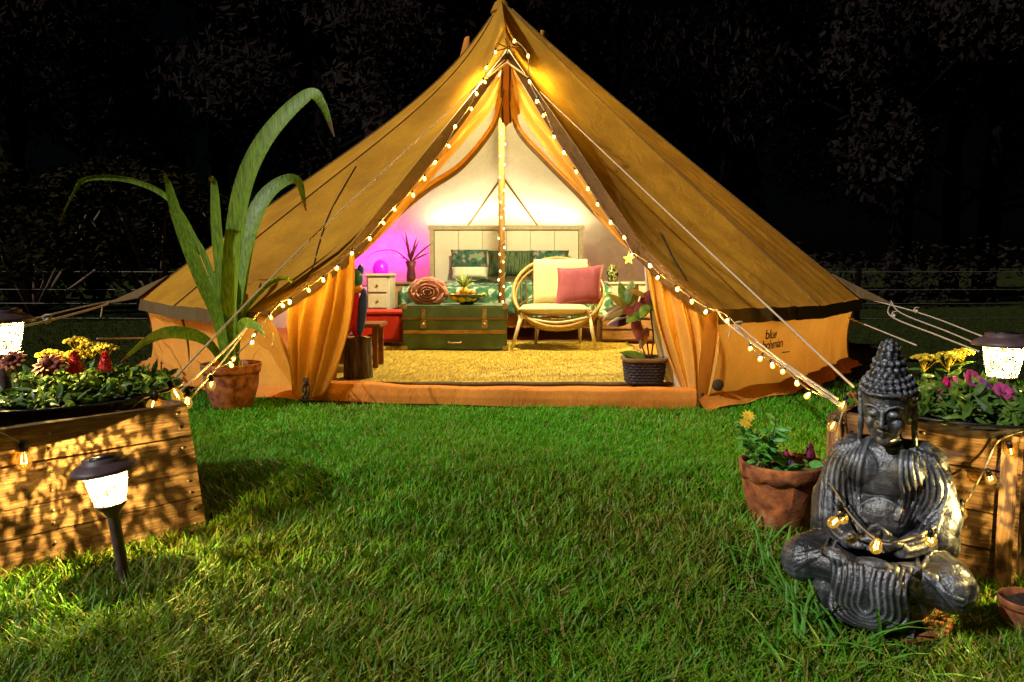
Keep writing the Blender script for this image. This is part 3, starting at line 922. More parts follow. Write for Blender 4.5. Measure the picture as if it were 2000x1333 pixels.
# ------------------------------------------------------------------ bulbs and string lights
bulb_g = MB(); bulb_g.lathe([(0.006, 0.0), (0.009, -0.006), (0.017, -0.022), (0.019, -0.034), (0.014, -0.046), (0.004, -0.051), (0, -0.0515)], n=12)
bulb_s = MB(); bulb_s.lathe([(0, 0.024), (0.007, 0.024), (0.0095, 0.018), (0.0105, -0.004), (0.0, -0.004)], n=10)
bulb_f = MB(); bulb_f.tube([(0.004, 0, -0.012), (0.006, 0, -0.034), (-0.006, 0, -0.034), (-0.004, 0, -0.012)], 0.0016, 5)
PB = PDIM = PDG = None
def string(name_label, wire_pts, bulbs, dim=False, scale=1.0, wr=0.003):
    global PB, PDIM, PDG
    t = thing('string_light', wire_pts[0], name_label, 'string lights')
    MB().tube(bez(wire_pts, 6) if len(wire_pts) > 2 else wire_pts, wr, 5).obj('wire', MT['cord'], t)
    for i, b in enumerate(bulbs):
        loc = Vector(b) - ORG[t]
        rot = (random.uniform(-0.6, 0.6), random.uniform(-0.6, 0.6), random.uniform(0, 6.28))
        if PB is None:
            gl = bulb_g.obj('bulb', MT['bglass'], t); gl.location = loc
            so = bulb_s.obj('socket', MT['socket'], None); so.parent = gl
            fi = bulb_f.obj('filament', MT['filament'], None); fi.parent = gl
            for o in (gl, so, fi):
                pass
            # meshes were built at the world origin: undo the parent offset
            for v in gl.data.vertices: v.co += ORG[t]
            PB = (gl, so, fi); gl.scale = (scale,) * 3; gl.rotation_euler = rot
        else:
            if dim and PDG is None:
                gl = bulb_g.obj('bulb', MT['bglass_dim'], None); gl.parent = t; gl.location = loc; gl.rotation_euler = rot; gl.scale = (scale,) * 3
                PDG = gl
            else:
                gl = share(PDG if dim else PB[0], t, loc, rot, (scale,) * 3)
            share(PB[1], gl, (0, 0, 0))
            if dim:
                if PDIM is None:
                    PDIM = bulb_f.obj('filament', MT['filament_dim'], None); PDIM.parent = gl
                else:
                    share(PDIM, gl, (0, 0, 0))
            else:
                share(PB[2], gl, (0, 0, 0))
    return t
def along(bl, ylist):
    return [at(x, y, Yd) for (x, y), Yd in zip(bl, ylist)]
Lb = [(416, 726), (452, 704), (463, 692), (497, 660), (503, 648), (530, 612), (551, 590), (568, 583), (602, 560), (632, 540), (660, 518), (690, 488), (722, 460), (747, 430), (772, 403),
      (803, 375), (827, 343), (851, 313), (873, 280), (893, 243), (918, 208), (930, 178), (945, 155), (952, 128), (970, 97)]
def ydL(x, y):
    return float(np.interp(y, [97, 286, 490, 612, 765], [4.75, 4.36, 3.96, 3.74, 2.72]))
def ydR(x, y):
    return float(np.interp(y, [75, 292, 482, 606, 640, 792], [4.75, 4.36, 3.94, 3.68, 3.45, 2.33]))
wl = [at(x, y, ydL(x, y) - 0.01) for x, y in Lb]
string('festoon of lit bulbs climbing the left rope and left door edge', wl, [p + Vector((random.uniform(-.01, .01), -0.012, -0.006)) for p in wl], scale=0.52)
Rb = [(1003, 75), (1030, 105), (1033, 155), (1050, 193), (1065, 220), (1082, 262), (1100, 293), (1123, 330), (1145, 363), (1165, 393), (1190, 428), (1215, 458), (1235, 492), (1265, 512),
      (1290, 536), (1320, 558), (1350, 582), (1383, 602), (1422, 618), (1465, 672), (1482, 692), (1505, 704), (1525, 717), (1550, 737), (1582, 762), (1645, 788)]
wr_ = [at(x, y, ydR(x, y) - 0.01) for x, y in Rb]
string('festoon of lit bulbs running down the right door edge and rope', wr_, [p + Vector((random.uniform(-.01, .01), -0.012, -0.006)) for p in wr_], scale=0.52)

# fairy lights round the centre pole
t = thing('fairy_light', (PX, 6.42, FZ), 'thin fairy lights spiralling up the wooden centre pole', 'fairy lights')
sp_pts = []
for i in range(200):
    a = i * 0.33; z = 0.5 + i / 199 * 1.45
    sp_pts.append(Vector((PX + 0.030 * cos(a), 6.42 + 0.030 * sin(a), z)))
MB().tube(sp_pts, 0.0025, 4).obj('wire', MT['cord'], t)
fb = MB(); fb.ell((0, 0, 0), (0.006, 0.006, 0.009), 8, 6)
pf = None
for i, (x, y) in enumerate([(978, 262), (986, 282), (977, 305), (985, 322), (977, 347), (985, 372), (978, 395), (986, 408), (979, 425), (984, 447), (974, 466), (985, 484), (976, 497), (983, 512), (977, 530), (974, 547), (984, 560), (977, 575), (982, 590), (979, 600)]):
    p = at(x, y, 6.37)
    if pf is None:
        pf = fb.obj('bulb', MT['fairy'], t)
        for v in pf.data.vertices: v.co += ORG[t]
        pf.location = p - ORG[t]
    else:
        share(pf, t, p - ORG[t])

# ------------------------------------------------------------------ lanterns
def lantern(base, label, power, lean=(0, 0), rz=0.0, s=1.0, H=0.30, proto=[None]):
    t = thing('solar_lantern', base, label, 'garden lantern', 'solar stake lanterns')
    b = Vector((0, 0, 0))
    if proto[0] is None:
        parts = []
        def P(name, mb, mat):
            o = mb.obj(name, mat, None); o.parent = t; parts.append(o)
        P('stake', MB().lathe([(0.006, -0.03), (0.0105, 0.0), (0.012, 0.15), (0.0125, 0.172)], n=14), MT['plastic_lamp'])
        P('cup', MB().lathe([(0.012, 0.168), (0.016, 0.178), (0.030, 0.194), (0.033, 0.199), (0.031, 0.2), (0.0, 0.198)], n=24), MT['plastic_lamp'])
        P('glass', MB().lathe([(0.029, 0.199), (0.033, 0.21), (0.039, 0.24), (0.0425, 0.268), (0.043, 0.276)], n=32), MT['lglass'])
        P('cap', MB().lathe([(0.0, 0.273), (0.044, 0.273), (0.0655, 0.271), (0.0675, 0.2745), (0.062, 0.281), (0.045, 0.290), (0.040, 0.293), (0.040, 0.299), (0.0, 0.299)], n=32), MT['plastic_lamp'])
        P('solar_panel', MB().box((0, 0, 0.3005), (0.045, 0.045, 0.003)), MT['black_pl'])
        proto[0] = parts
    else:
        for o in proto[0]:
            share(o, t)
    ld = bpy.data.lights.new('lantern_light', 'POINT')
    ld.energy = power; ld.color = (1.0, 0.76, 0.27); ld.shadow_soft_size = 0.0009
    lo = bpy.data.objects.new('lantern_light', ld); COL.objects.link(lo); lo.parent = t; lo.location = (0, 0, 0.252)
    t.rotation_euler = (lean[0], lean[1], rz)
    t.scale = (s, s, s)
    return t
lantern(gp(248, 1153), 'lit lantern on a leaning stake in front of the left crate', 16.0, (0.0, radians(-6.5)), 0.4)
lantern(at(8, 700, 1.95) - Vector((0, 0, 0.21)), 'lit lantern behind the red flowers cut off by the left edge', 9.0, (0, 0), 1.7, 1.12)
lantern(at(1957, 735, 2.02) - Vector((0, 0, 0.23)), 'lit lantern rising behind the purple petunias', 8.0, (0, 0), 2.9, 1.15)
lantern(gp(2078, 1290), 'lit lantern in front of the right crate with only its cap edge showing', 10.0, (0, 0), 4.0, 1.2)

# ------------------------------------------------------------------ crates
def crate(o, u, v, L, D, heights, shrink, label):
    t = thing('crate', o, label, 'crate', 'wooden crates carrying flower bowls')
    H = sum(heights)
    def plank(name, a, uu, vv, length, h, th, z, mat, cut0=0.0, cut1=0.0):
        """board starting at a, along uu, thickness inward vv; the object frame follows the board"""
        me = bpy.data.meshes.new(name)
        nx = 10
        vs, fs = [], []
        ja = random.uniform(-0.004, 0.004)
        for i in range(nx + 1):
            x = length * i / nx
            for (yy, zz) in ((ja, 0.0022), (ja, h - 0.0022), (th + ja, h - 0.0022), (th + ja, 0.0022)):
                k = (zz / h)
                xx = x
                if i == 0: xx += cut0 * (z + zz)
                if i == nx: xx += cut1 * (z + zz)
                vs.append((xx, yy + random.uniform(-0.0007, 0.0007), zz + random.uniform(-0.0011, 0.0011)))
        for i in range(nx):
            for k in range(4):
                fs.append((i * 4 + k, i * 4 + (k + 1) % 4, (i + 1) * 4 + (k + 1) % 4, (i + 1) * 4 + k))
        fs.append((3, 2, 1, 0)); fs.append(tuple(nx * 4 + k for k in range(4)))
        me.from_pydata(vs, [], fs)
        bm = bmesh.new(); bm.from_mesh(me); bmesh.ops.recalc_face_normals(bm, faces=bm.faces); bm.to_mesh(me); bm.free()
        me.materials.append(mat)
        ob = bpy.data.objects.new(name, me); COL.objects.link(ob)
        ob.parent = t
        ob.location = Vector(a) - ORG[t] + Vector((0, 0, z))
        ob.rotation_euler = (0, 0, math.atan2(uu.y, uu.x))
        ob.scale = (1, 1 if uu.cross(vv).z > 0 else -1, 1)
        return ob
    z = 0.004
    for h in heights:
        plank('plank', o, u, v, L, h, 0.02, z, MT['plank'], shrink, 0)
        plank('plank', o + v * 0.021 + u * 0.002, v, u, D - 0.04, h, 0.02, z, MT['plank'], 0, 0).location += u * shrink * (z + h / 2)
        plank('plank', o + u * (L - 0.02) + v * 0.021, v, u, D - 0.04, h, 0.019, z, MT['plank'])
        plank('plank', o + v * (D - 0.02), u, v, L, h, 0.02, z, MT['plank'], shrink, 0)
        z += h
    return t, H
screw_mb = MB(); screw_mb.lathe([(0, 0.002), (0.0035, 0.0015), (0.004, 0.0)], n=8)
SCREW = None
def screws(t, o, u, v, L, heights, shrink):
    global SCREW
    z = 0.004
    for h in heights:
        for a in (0.030, L - 0.03, L * 0.52):
            for dz in (0.28, 0.72):
                p = o + u * (a + (shrink * (z + h * dz) if a < 0.1 else 0)) - v * 0.0045 + Vector((0, 0, z + h * dz))
                if SCREW is None:
                    SCREW = screw_mb.obj('screw', MT['steel'], None); SCREW.parent = t; c = SCREW
                else:
                    c = share(SCREW, t)
                c.location = p - ORG[t]; c.rotation_euler = (-v).to_track_quat('Z', 'Y').to_euler()
        z += h
cl, HL = crate(CL0, CLu, CLv, 0.70, 0.50, [0.093, 0.069, 0.097, 0.087], 0.12, 'weathered plank crate under the red flowers, lit by the front lantern')
LR = (CRb - CRa).length
cr_, HR = crate(CRa, CRu, CRv, LR, 0.42, [0.087, 0.08, 0.094, 0.088], 0.0, 'weathered plank crate behind the statue')
for (c0, a) in ((CRa, 0.012), (CRb, -0.022)):
    mb = MB(); mb.box((0, 0, 0.175), (0.03, 0.012, 0.345))
    o = mb.obj('corner_post', MT['plank_v'], None, smooth=False); o.parent = cr_
    o.location = c0 - CRv * 0.0095 + CRu * a - ORG[cr_]; o.rotation_euler = (0, 0, math.atan2(CRu.y, CRu.x))

screws(cl, CL0, CLu, CLv, 0.70, [0.093, 0.069, 0.097, 0.087], 0.12)
screws(cr_, CRa, CRu, CRv, LR, [0.087, 0.08, 0.094, 0.088], 0.0)
# ------------------------------------------------------------------ flower bowls
def bowl(c, r, h, label):
    t = thing('flower_bowl', c, label, 'planter bowl', 'black bowls on the crates')
    MB().lathe([(0, 0), (r * 0.62, 0), (r * 0.86, h * 0.55), (r * 0.97, h * 0.9), (r * 1.02, h * 0.93), (r * 1.03, h), (r * 0.98, h), (r * 0.93, h * 0.88), (r * 0.55, 0.012)], c, 56).obj('shell', MT['black_pl'], t)
    mb = MB(); mb.grid(lambda u, v: Vector(c) + Vector((cos(2 * pi * u) * r * 0.93 * v, sin(2 * pi * u) * r * 0.93 * v, h * 0.86 + 0.012 * sin(u * 40 + v * 9))), 36, 6, True)
    mb.obj('soil', MT['soil'], t)
    return t
BLc = at(60, 796, 2.05); BLc = Vector((-1.27, 2.09, HL - 0.034)); BLr = 0.33
BRc = CRa + CRu * 0.27 + CRv * 0.15; BRc.z = HR - 0.02; BRr = 0.245
bowl(BLc, BLr, 0.05, 'wide black bowl of red and yellow flowers on the left crate')
bowl(BRc, BRr, 0.05, 'wide black bowl of purple and yellow flowers on the right crate')

def leaf_obj(mb, p, d, L, W, up=None, droop=0.3, n=5):
    d = Vector(d).normalized()
    if up is None: up = Vector((random.gauss(0, 0.5), random.gauss(-0.3, 0.6), 0.8)).normalized()
    s_ = d.cross(up)
    s_ = s_.normalized() if s_.length > 1e-5 else Vector((1, 0, 0))
    nn = s_.cross(d)
    pts = [Vector(p) + d * L * t - nn * droop * L * t * t for t in [i / n for i in range(n + 1)]]
    ws = [W * (0.25 + 0.0 if i == 0 else sin(pi * (0.12 + 0.88 * i / n)) ** 0.8) if i < n else W * 0.04 for i in range(n + 1)]
    mb.ribbon(pts, ws, s_)
    return mb

def rdir(el0=0.0, el1=0.9):
    a = random.uniform(0, 6.28); e = random.uniform(el0, el1)
    return Vector((cos(a) * cos(e), sin(a) * cos(e), sin(e)))

def bedding(c, r, z, n, label, mats, lmin=0.02, lmax=0.045):
    for m_, lab in mats:
        mb = MB()
        for _ in range(n):
            a = random.uniform(0, 6.28); q = r * random.random() ** 0.55
            zz = z + 0.055 * random.random() * (1 - 0.4 * q / r) 
            p = Vector((c.x + cos(a) * q, c.y + sin(a) * q, zz))
            leaf_obj(mb, p, rdir(-0.1, 1.1), random.uniform(lmin, lmax), random.uniform(0.010, 0.020), droop=random.uniform(0.1, 0.5), n=3)
        o = mb.obj('bedding_leaves', MT[m_], None, smooth=False)
        o['kind'] = 'stuff'; o['label'] = lab
bedding(BLc, BLr * 0.95, BLc.z + 0.035, 900, '', [('leafgreen', 'green bedding leaves filling the left black bowl'), ('leaflime', 'pale lime bedding leaves in the left black bowl')])
bedding(BRc, BRr * 0.95, BRc.z + 0.035, 650, '', [('leafgreen', 'green bedding leaves filling the right black bowl'), ('leaflime', 'pale lime bedding leaves in the right black bowl')])

def flower(kind, top, base, label, group, size=0.03, leaf='leafgreen', nleaf=4):
    t = thing(kind + '_flower', base, label, 'flower', group)
    top = Vector(top); base = Vector(base)
    MB().tube(bez([base, base.lerp(top, 0.5) + Vector((0.006, 0.004, 0)), top], 4), 0.0022, 5).obj('stem', MT['stem'], t)
    for i in range(nleaf):
        mb = MB(); leaf_obj(mb, base.lerp(top, 0.25 + 0.5 * i / max(1, nleaf)), rdir(0.1, 0.7), size * 1.3, size * 0.5)
        mb.obj('leaf', MT[leaf], t, smooth=False)
    if kind == 'marigold':
        for ring_, (rr, el, n) in enumerate(((1.0, 0.05, 12), (0.72, 0.35, 10))):
            for i in range(n):
                a = 2 * pi * i / n + ring_ * 0.2
                d = Vector((cos(a) * cos(el), sin(a) * cos(el), sin(el)))
                d = Matrix.Rotation(0.75, 3, 'X') @ d
                mb = MB(); leaf_obj(mb, top, d, size * rr, size * 0.5, up=Matrix.Rotation(0.75, 3, 'X') @ Vector((0, 0, 1)), droop=0.15)
                mb.obj('petal', MT['orange_petal'] if ring_ == 0 else MT['marigold_heart'], t, smooth=False)
        MB().ell(top + Vector((0, -0.004, 0.003)), (size * 0.3,) * 3, 10, 6).obj('heart', MT['marigold_heart'], t)
    elif kind in ('celosia', 'magenta_celosia', 'plum_celosia'):
        m_ = {'celosia': 'red_bloom', 'magenta_celosia': 'magenta_bloom', 'plum_celosia': 'plum_bloom'}[kind]
        mb = MB()
        for i in range(150):
            z = random.random(); a = random.uniform(0, 6.28)
            rr = size * 0.62 * (1 - z) ** 0.7 * (0.65 + 0.35 * random.random())
            p = top + Vector((cos(a) * rr, sin(a) * rr, (z - 0.3) * size * 1.5))
            d = Vector((cos(a) * 0.6, sin(a) * 0.6, 1.0)).normalized()
            mb.tube([p, p + d * size * 0.16], [size * 0.07, size * 0.012], 4)
        mb.lathe([(0, -0.45 * size), (size * 0.5, -0.3 * size), (size * 0.42, 0.2 * size), (0.03 * size, 1.0 * size)], top, 10)
        mb.obj('plume', MT[m_], t, smooth=False)
    elif kind == 'yarrow':
        mb = MB()
        for i in range(70):
            a = random.uniform(0, 6.28); q = size * random.random() ** 0.5
            p = top + Vector((cos(a) * q, sin(a) * q, 0.35 * size * (1 - (q / size) ** 2) + random.uniform(-.003, .003)))
            mb.ell(p, (size * 0.15, size * 0.15, size * 0.10), 6, 4)
            if i % 5 == 0: mb.tube([top - Vector((0, 0, size)), p], 0.0009, 4)
        mb.obj('bloom', MT['yellow_bloom'], t, smooth=False)
    elif kind in ('petunia', 'pink_petunia'):
        m_ = 'violet_bloom' if kind == 'petunia' else 'pink_bloom'
        R_ = Matrix.Rotation(random.uniform(0.7, 1.2), 3, 'X') @ Matrix.Rotation(random.uniform(-0.5, 0.5), 3, 'Y')
        for i in range(5):
            def pf_(u, v, i=i):
                a = 2 * pi * (i + u * 1.06 - 0.03) / 5
                rr = size * (0.12 + 0.88 * v ** 0.8) * (1 - 0.16 * (2 * u - 1) ** 4)
                z = size * (0.55 * v ** 0.5 - 0.25 * v * v) + 0.05 * size * sin(u * 9 + i) * v
                return top + R_ @ Vector((cos(a) * rr, sin(a) * rr, z - 0.3 * size))
            mb = MB(); mb.grid(pf_, 6, 5); mb.obj('petal', MT[m_], t)
    elif kind == 'daisy':
        for i in range(12):
            a = 2 * pi * i / 12
            d = Matrix.Rotation(0.8, 3, 'X') @ Vector((cos(a), sin(a), 0.25))
            mb = MB(); leaf_obj(mb, top, d, size, size * 0.4, up=Matrix.Rotation(0.8, 3, 'X') @ Vector((0, 0, 1)))
            mb.obj('petal', MT['yellow_bloom'], t, smooth=False)
        MB().ell(top + Vector((0, -0.004, 0.003)), (size * 0.25,) * 3, 8, 6).obj('heart', MT['orange_petal'], t)
    return t
def fl_l(kind, px, py, Y, label, grp, size, zb=None, **k):
    top = at(px, py, Y)
    flower(kind, top, Vector((top.x + random.uniform(-.01, .01), top.y + 0.015, (zb if zb else top.z - 0.05))), label, grp, size, **k)
zl = BLc.z + 0.045; zr = BRc.z + 0.045
GL, GR = 'flowers in the left bowl', 'flowers in the right bowl'
fl_l('marigold', 22, 702, 1.86, 'bronze marigold at the left edge below the lantern', GL, 0.034, zl)
fl_l('marigold', 94, 712, 1.92, 'bronze marigold left of the two red plumes', GL, 0.042, zl)
fl_l('celosia', 146, 718, 1.96, 'larger red plume flower beside the bronze marigold', GL, 0.038, zl)
fl_l('celosia', 206, 714, 2.02, 'smaller red plume flower at the right of the left bowl', GL, 0.034, zl)
fl_l('yarrow', 150, 668, 2.22, 'flat yellow yarrow head, topmost in the left bowl', GL, 0.034, zl)
fl_l('yarrow', 178, 678, 2.18, 'yellow yarrow head in the middle of the cluster of the left bowl', GL, 0.034, zl)
fl_l('yarrow', 205, 682, 2.16, 'yellow yarrow head above the smaller red plume', GL, 0.036, zl)
fl_l('yarrow', 100, 694, 2.1, 'greenish yellow yarrow head behind the bronze marigold', GL, 0.036, zl, leaf='leaflime')
fl_l('yarrow', 150, 696, 2.1, 'low yellow yarrow head behind the larger red plume', GL, 0.04, zl, leaf='leaflime')
fl_l('yarrow', 1806, 702, 2.08, 'rounded yellow yarrow head beside the statue head', GR, 0.034, zr)
fl_l('yarrow', 1852, 698, 2.08, 'broad yellow yarrow head in the middle of the right bowl', GR, 0.036, zr)
fl_l('yarrow', 1880, 690, 2.1, 'yellow yarrow head nearest the right lantern', GR, 0.03, zr)
fl_l('magenta_celosia', 1848, 780, 1.78, 'magenta red plume flower in front of the right bowl', GR, 0.046, zr)
fl_l('pink_petunia', 1902, 742, 1.82, 'pink purple petunia highest in the right bowl', GR, 0.027, zr)
fl_l('petunia', 1926, 762, 1.74, 'violet petunia between the two pink ones', GR, 0.026, zr)
fl_l('pink_petunia', 1962, 765, 1.70, 'dusky pink petunia at the right end of the bowl', GR, 0.026, zr)
fl_l('pink_petunia', 1862, 748, 1.9, 'small pale pink petunia above the magenta plume', GR, 0.02, zr)

# bulbs on the crates
LC = [(-20, 838, 1.60), (10, 850, 1.63), (60, 874, 1.68), (100, 880, 1.72), (152, 880, 1.78), (190, 855, 1.84), (228, 826, 1.90), (265, 790, 1.94), (300, 768, 2.02), (338, 756, 2.1), (366, 768, 2.3), (410, 735, 2.7), (416, 726, 2.75)]
string('drooping bulb cord across the top of the left crate', [at(*p) for p in LC], [at(*p) for p in ((46, 880, 1.66), (152, 884, 1.77), (240, 838, 1.91), (302, 778, 2.0), (337, 757, 2.08), (366, 772, 2.28), (412, 742, 2.68))], dim=True, scale=0.85, wr=0.0022)

# ------------------------------------------------------------------ pots
def flowerpot(c, r_top, h, r_bot, label, scallop=True, n=48):
    t = thing('flower_pot', c, label, 'plant pot', None)
    prof = [(0, 0.0), (r_bot, 0.0), (r_bot * 1.12, h * 0.1), (r_bot + (r_top - r_bot) * 0.75, h * 0.5), (r_top * 0.955, h * 0.80), (r_top * 0.965, h * 0.84)]
    MB().lathe(prof, c, n).obj('body', MT['terracotta'], t)
    mb = MB()
    def rf(u, v):
        a = 2 * pi * u
        sc = abs(sin(a * 5.5)) * 0.045 if scallop else 0
        pr = [(0.963, 0.80 - sc), (1.0, 0.80 - sc), (1.02, 0.86), (1.04, 0.97), (1.03, 1.0), (0.96, 1.0), (0.93, 0.88), (0.92, 0.7)]
        x = v * 7; i = min(int(x), 6); k = x - i
        rr = (pr[i][0] * (1 - k) + pr[i + 1][0] * k) * r_top; z = (pr[i][1] * (1 - k) + pr[i + 1][1] * k) * h
        return Vector(c) + Vector((cos(a) * rr, sin(a) * rr, z))
    mb.grid(rf, n * 2, 7, True); mb.obj('rim', MT['terracotta'], t)
    mb = MB(); mb.grid(lambda u, v: Vector(c) + Vector((cos(2 * pi * u) * r_top * 0.93 * v, sin(2 * pi * u) * r_top * 0.93 * v, h * 0.84 + 0.006 * sin(u * 31 + v * 9))), 30, 5, True)
    mb.obj('soil', MT['soil'], t)
    return t
pb = gp(1522, 1050); pb.y += 0.07; pb.z = 0
pc = Vector((at(1525, 1000, pb.y).x, pb.y, 0))
flowerpot(pc, 0.108, 0.185, 0.065, 'terracotta pot with a scalloped rim beside the statue')
# plants of that pot
t = thing('daisy_plant', pc + Vector((-0.05, 0.0, 0.15)), 'bushy green plant with one yellow daisy in the scalloped pot', 'plant')
mb = MB()
for i in range(10):
    b = pc + Vector((-0.045 + random.uniform(-.01, .01), random.uniform(-.02, .02), 0.15)); e = at(1440 + i * 8.5, 815 + random.uniform(-8, 55), pc.y + random.uniform(-.04, .04))
    mb.tube(bez([b, b.lerp(e, 0.5) + Vector((0, 0, 0.01)), e], 4), 0.002, 4)
    for q in range(14):
        lm = MB(); leaf_obj(lm, b.lerp(e, 0.35 + 0.65 * q / 14), rdir(-0.2, 0.9), random.uniform(0.030, 0.050), 0.015, n=3)
        lm.obj('leaf', MT['leafbright'], t, smooth=False)
mb.obj('stem', MT['stem'], t)
for (px, py) in ((1457, 826), (1462, 812)):
    tp = at(px, py, pc.y - 0.02)
    for i in range(10):
        a = 2 * pi * i / 10; Rm = Matrix.Rotation(0.8, 3, 'X')
        lm = MB(); leaf_obj(lm, tp, Rm @ Vector((cos(a), sin(a), 0.3)), 0.018, 0.009, up=Rm @ Vector((0, 0, 1)), n=3); lm.obj('petal', MT['yellow_bloom'], t, smooth=False)
GP = 'plum flowers in the scalloped pot'
for (px, py, k, s_, lab) in ((1583, 887, 'plum_celosia', 0.026, 'dark plum plume flower at the right of the scalloped pot'), (1536, 887, 'magenta_celosia', 0.012, 'tiny pink bud rising in the middle of the scalloped pot'), (1546, 905, 'petunia', 0.012, 'tiny violet flower low in the scalloped pot')):
    tp = at(px, py, pc.y)
    flower(k, tp, Vector((tp.x + 0.005, tp.y, 0.15)), lab, GP, s_, leaf='leafbright', nleaf=0)
t = thing('leafy_plant', pc + Vector((0.03, 0, 0.15)), 'low broad-leaved green plant in the scalloped pot', 'plant')
for i in range(16):
    lm = MB(); leaf_obj(lm, pc + Vector((0.035 + random.uniform(-.03, .03), random.uniform(-.03, .03), 0.155 + random.uniform(0, .03))), rdir(0.0, 0.8), random.uniform(0.04, 0.065), 0.024)
    lm.obj('leaf', MT['leafbright'] if i % 3 else MT['leafgreen'], t, smooth=False)

# strap-leaf pot at the left of the tent
sb = gp(452, 806); sb.y += 0.11
sc_ = Vector((at(453, 760, sb.y).x, sb.y, 0))
flowerpot(sc_, 0.138, 0.225, 0.088, 'terracotta pot at the left corner of the tent', False)
t = thing('strap_leaf_plant', sc_ + Vector((0, 0, 0.19)), 'tall plant with long arching strap leaves in the left terracotta pot', 'plant')
Yp = sc_.y
def strap(pts, wmax, wtip, dY=0.0, prof=None, tw=0.0):
    P = [at(x, y, Yp + dY * i / (len(pts) - 1)) for i, (x, y) in enumerate(pts)]
    P = bez(P, 7); m = len(P)
    sides = []
    for i in range(m):
        tg = (P[min(i + 1, m - 1)] - P[max(i - 1, 0)]).normalized()
        s_ = tg.cross(Vector((0, 1, 0)))
        if s_.length < 1e-4: s_ = Vector((1, 0, 0))
        s_.normalize()
        if sides and s_.dot(sides[-1]) < 0: s_ = -s_
        s_ = (s_ + Vector((0, 0.55, 0))).normalized()
        sides.append(s_)
    ws = []
    for i in range(m):
        u = i / (m - 1)
        ws.append((wmax * (0.55 + 0.45 * sin(pi * min(1, u * 1.2)))) * (1 - u ** 5) + wtip * u ** 5)
    mb = MB(); mb.ribbon(P, ws, sides)
    lf = mb.obj('leaf', MT['leafpalm'], t)
    tp_ = MB(); k0 = int(m * 0.93)
    tp_.ribbon([q + Vector((0, -0.002, 0)) for q in P[k0:]], [w__ * 1.04 for w__ in ws[k0:]], sides[k0:]); tp_.obj('dry_tip', MT['drytip'], lf)
strap([(452, 725), (450, 640), (455, 520), (478, 370), (525, 268), (600, 190), (628, 203), (653, 268)], 0.125, 0.006, -0.35)
strap([(446, 720), (428, 620), (395, 540), (352, 430), (331, 362), (322, 338)], 0.10, 0.02, -0.3)
strap([(450, 720), (440, 600), (426, 450), (420, 362), (410, 346)], 0.08, 0.025, -0.1)
strap([(458, 720), (466, 600), (488, 460), (525, 380), (578, 352), (598, 412)], 0.12, 0.006, 0.25)
strap([(446, 715), (420, 560), (350, 410), (270, 356), (172, 349), (140, 385), (114, 442)], 0.035, 0.003, 0.3)
strap([(446, 722), (405, 665), (345, 648), (290, 664), (235, 708)], 0.075, 0.004, -0.5)
strap([(450, 700), (470, 640), (495, 634), (522, 660)], 0.06, 0.004, -0.3)
strap([(448, 720), (436, 640), (405, 560), (380, 500)], 0.07, 0.01, 0.25)
strap([(454, 720), (460, 640), (452, 560), (455, 500)], 0.07, 0.01, 0.1)
strap([(452, 720), (474, 620), (520, 560), (560, 545), (585, 575)], 0.035, 0.003, 0.2)
strap([(448, 720), (432, 600), (402, 500), (378, 455)], 0.05, 0.004, 0.3)
strap([(456, 722), (470, 560), (500, 430), (540, 376)], 0.06, 0.004, 0.35)
for i in range(14):
    b = sc_ + Vector((random.uniform(-.09, .09), random.uniform(-.09, .02), 0.19))
    lm = MB(); leaf_obj(lm, b, rdir(0.7, 1.4), random.uniform(0.06, 0.13), 0.008, droop=0.2); lm.obj('sprout', MT['leaflime'], t, smooth=False)

# ------------------------------------------------------------------ grass tufts near the statue
def tuft(c, n, hmin, hmax, label, spread=0.035, w_=0.0068):
    t = thing('grass_tuft', c, label, 'grass tuft', 'long grass tufts round the statue')
    mb = MB()
    for i in range(n):
        a = random.uniform(0, 6.28); L = 2.0 * random.uniform(hmin, hmax); e = random.uniform(0.5, 1.35)
        b = Vector(c) + Vector((random.gauss(0, spread), random.gauss(0, spread), 0))
        d = Vector((cos(a) * cos(e), sin(a) * cos(e), sin(e)))
        P = [b + d * L * q - Vector((0, 0, 0.42 * L * q * q)) for q in (0, 0.25, 0.5, 0.75, 1)]
        mb.ribbon(P, [w_, w_ * 1.1, w_, w_ * 0.7, w_ * 0.1], d.cross(Vector((0, 0, 1))).normalized())
    mb.obj('blades', MT['tuftleaf'] if n > 20 else MT['leaflime'], t, smooth=False)
for (px, py, n, h0, h1, lab) in ((1610, 1240, 46, 0.05, 0.12, 'dense bright grass tuft in front of the statue drapery'), (1560, 1200, 26, 0.05, 0.13, 'long grass tuft left of the statue drapery'),
                                 (1500, 1120, 22, 0.05, 0.12, 'grass tuft below the left knee of the statue'), (1560, 1300, 30, 0.05, 0.13, 'grass tuft at the bottom edge under the statue'),
                                 (1690, 1290, 22, 0.05, 0.11, 'grass tuft in front of the clay plinth'), (1440, 1040, 30, 0.04, 0.09, 'pale grass tuft left of the scalloped pot')):
    tuft(gp(px, py), n, h0, h1, lab)

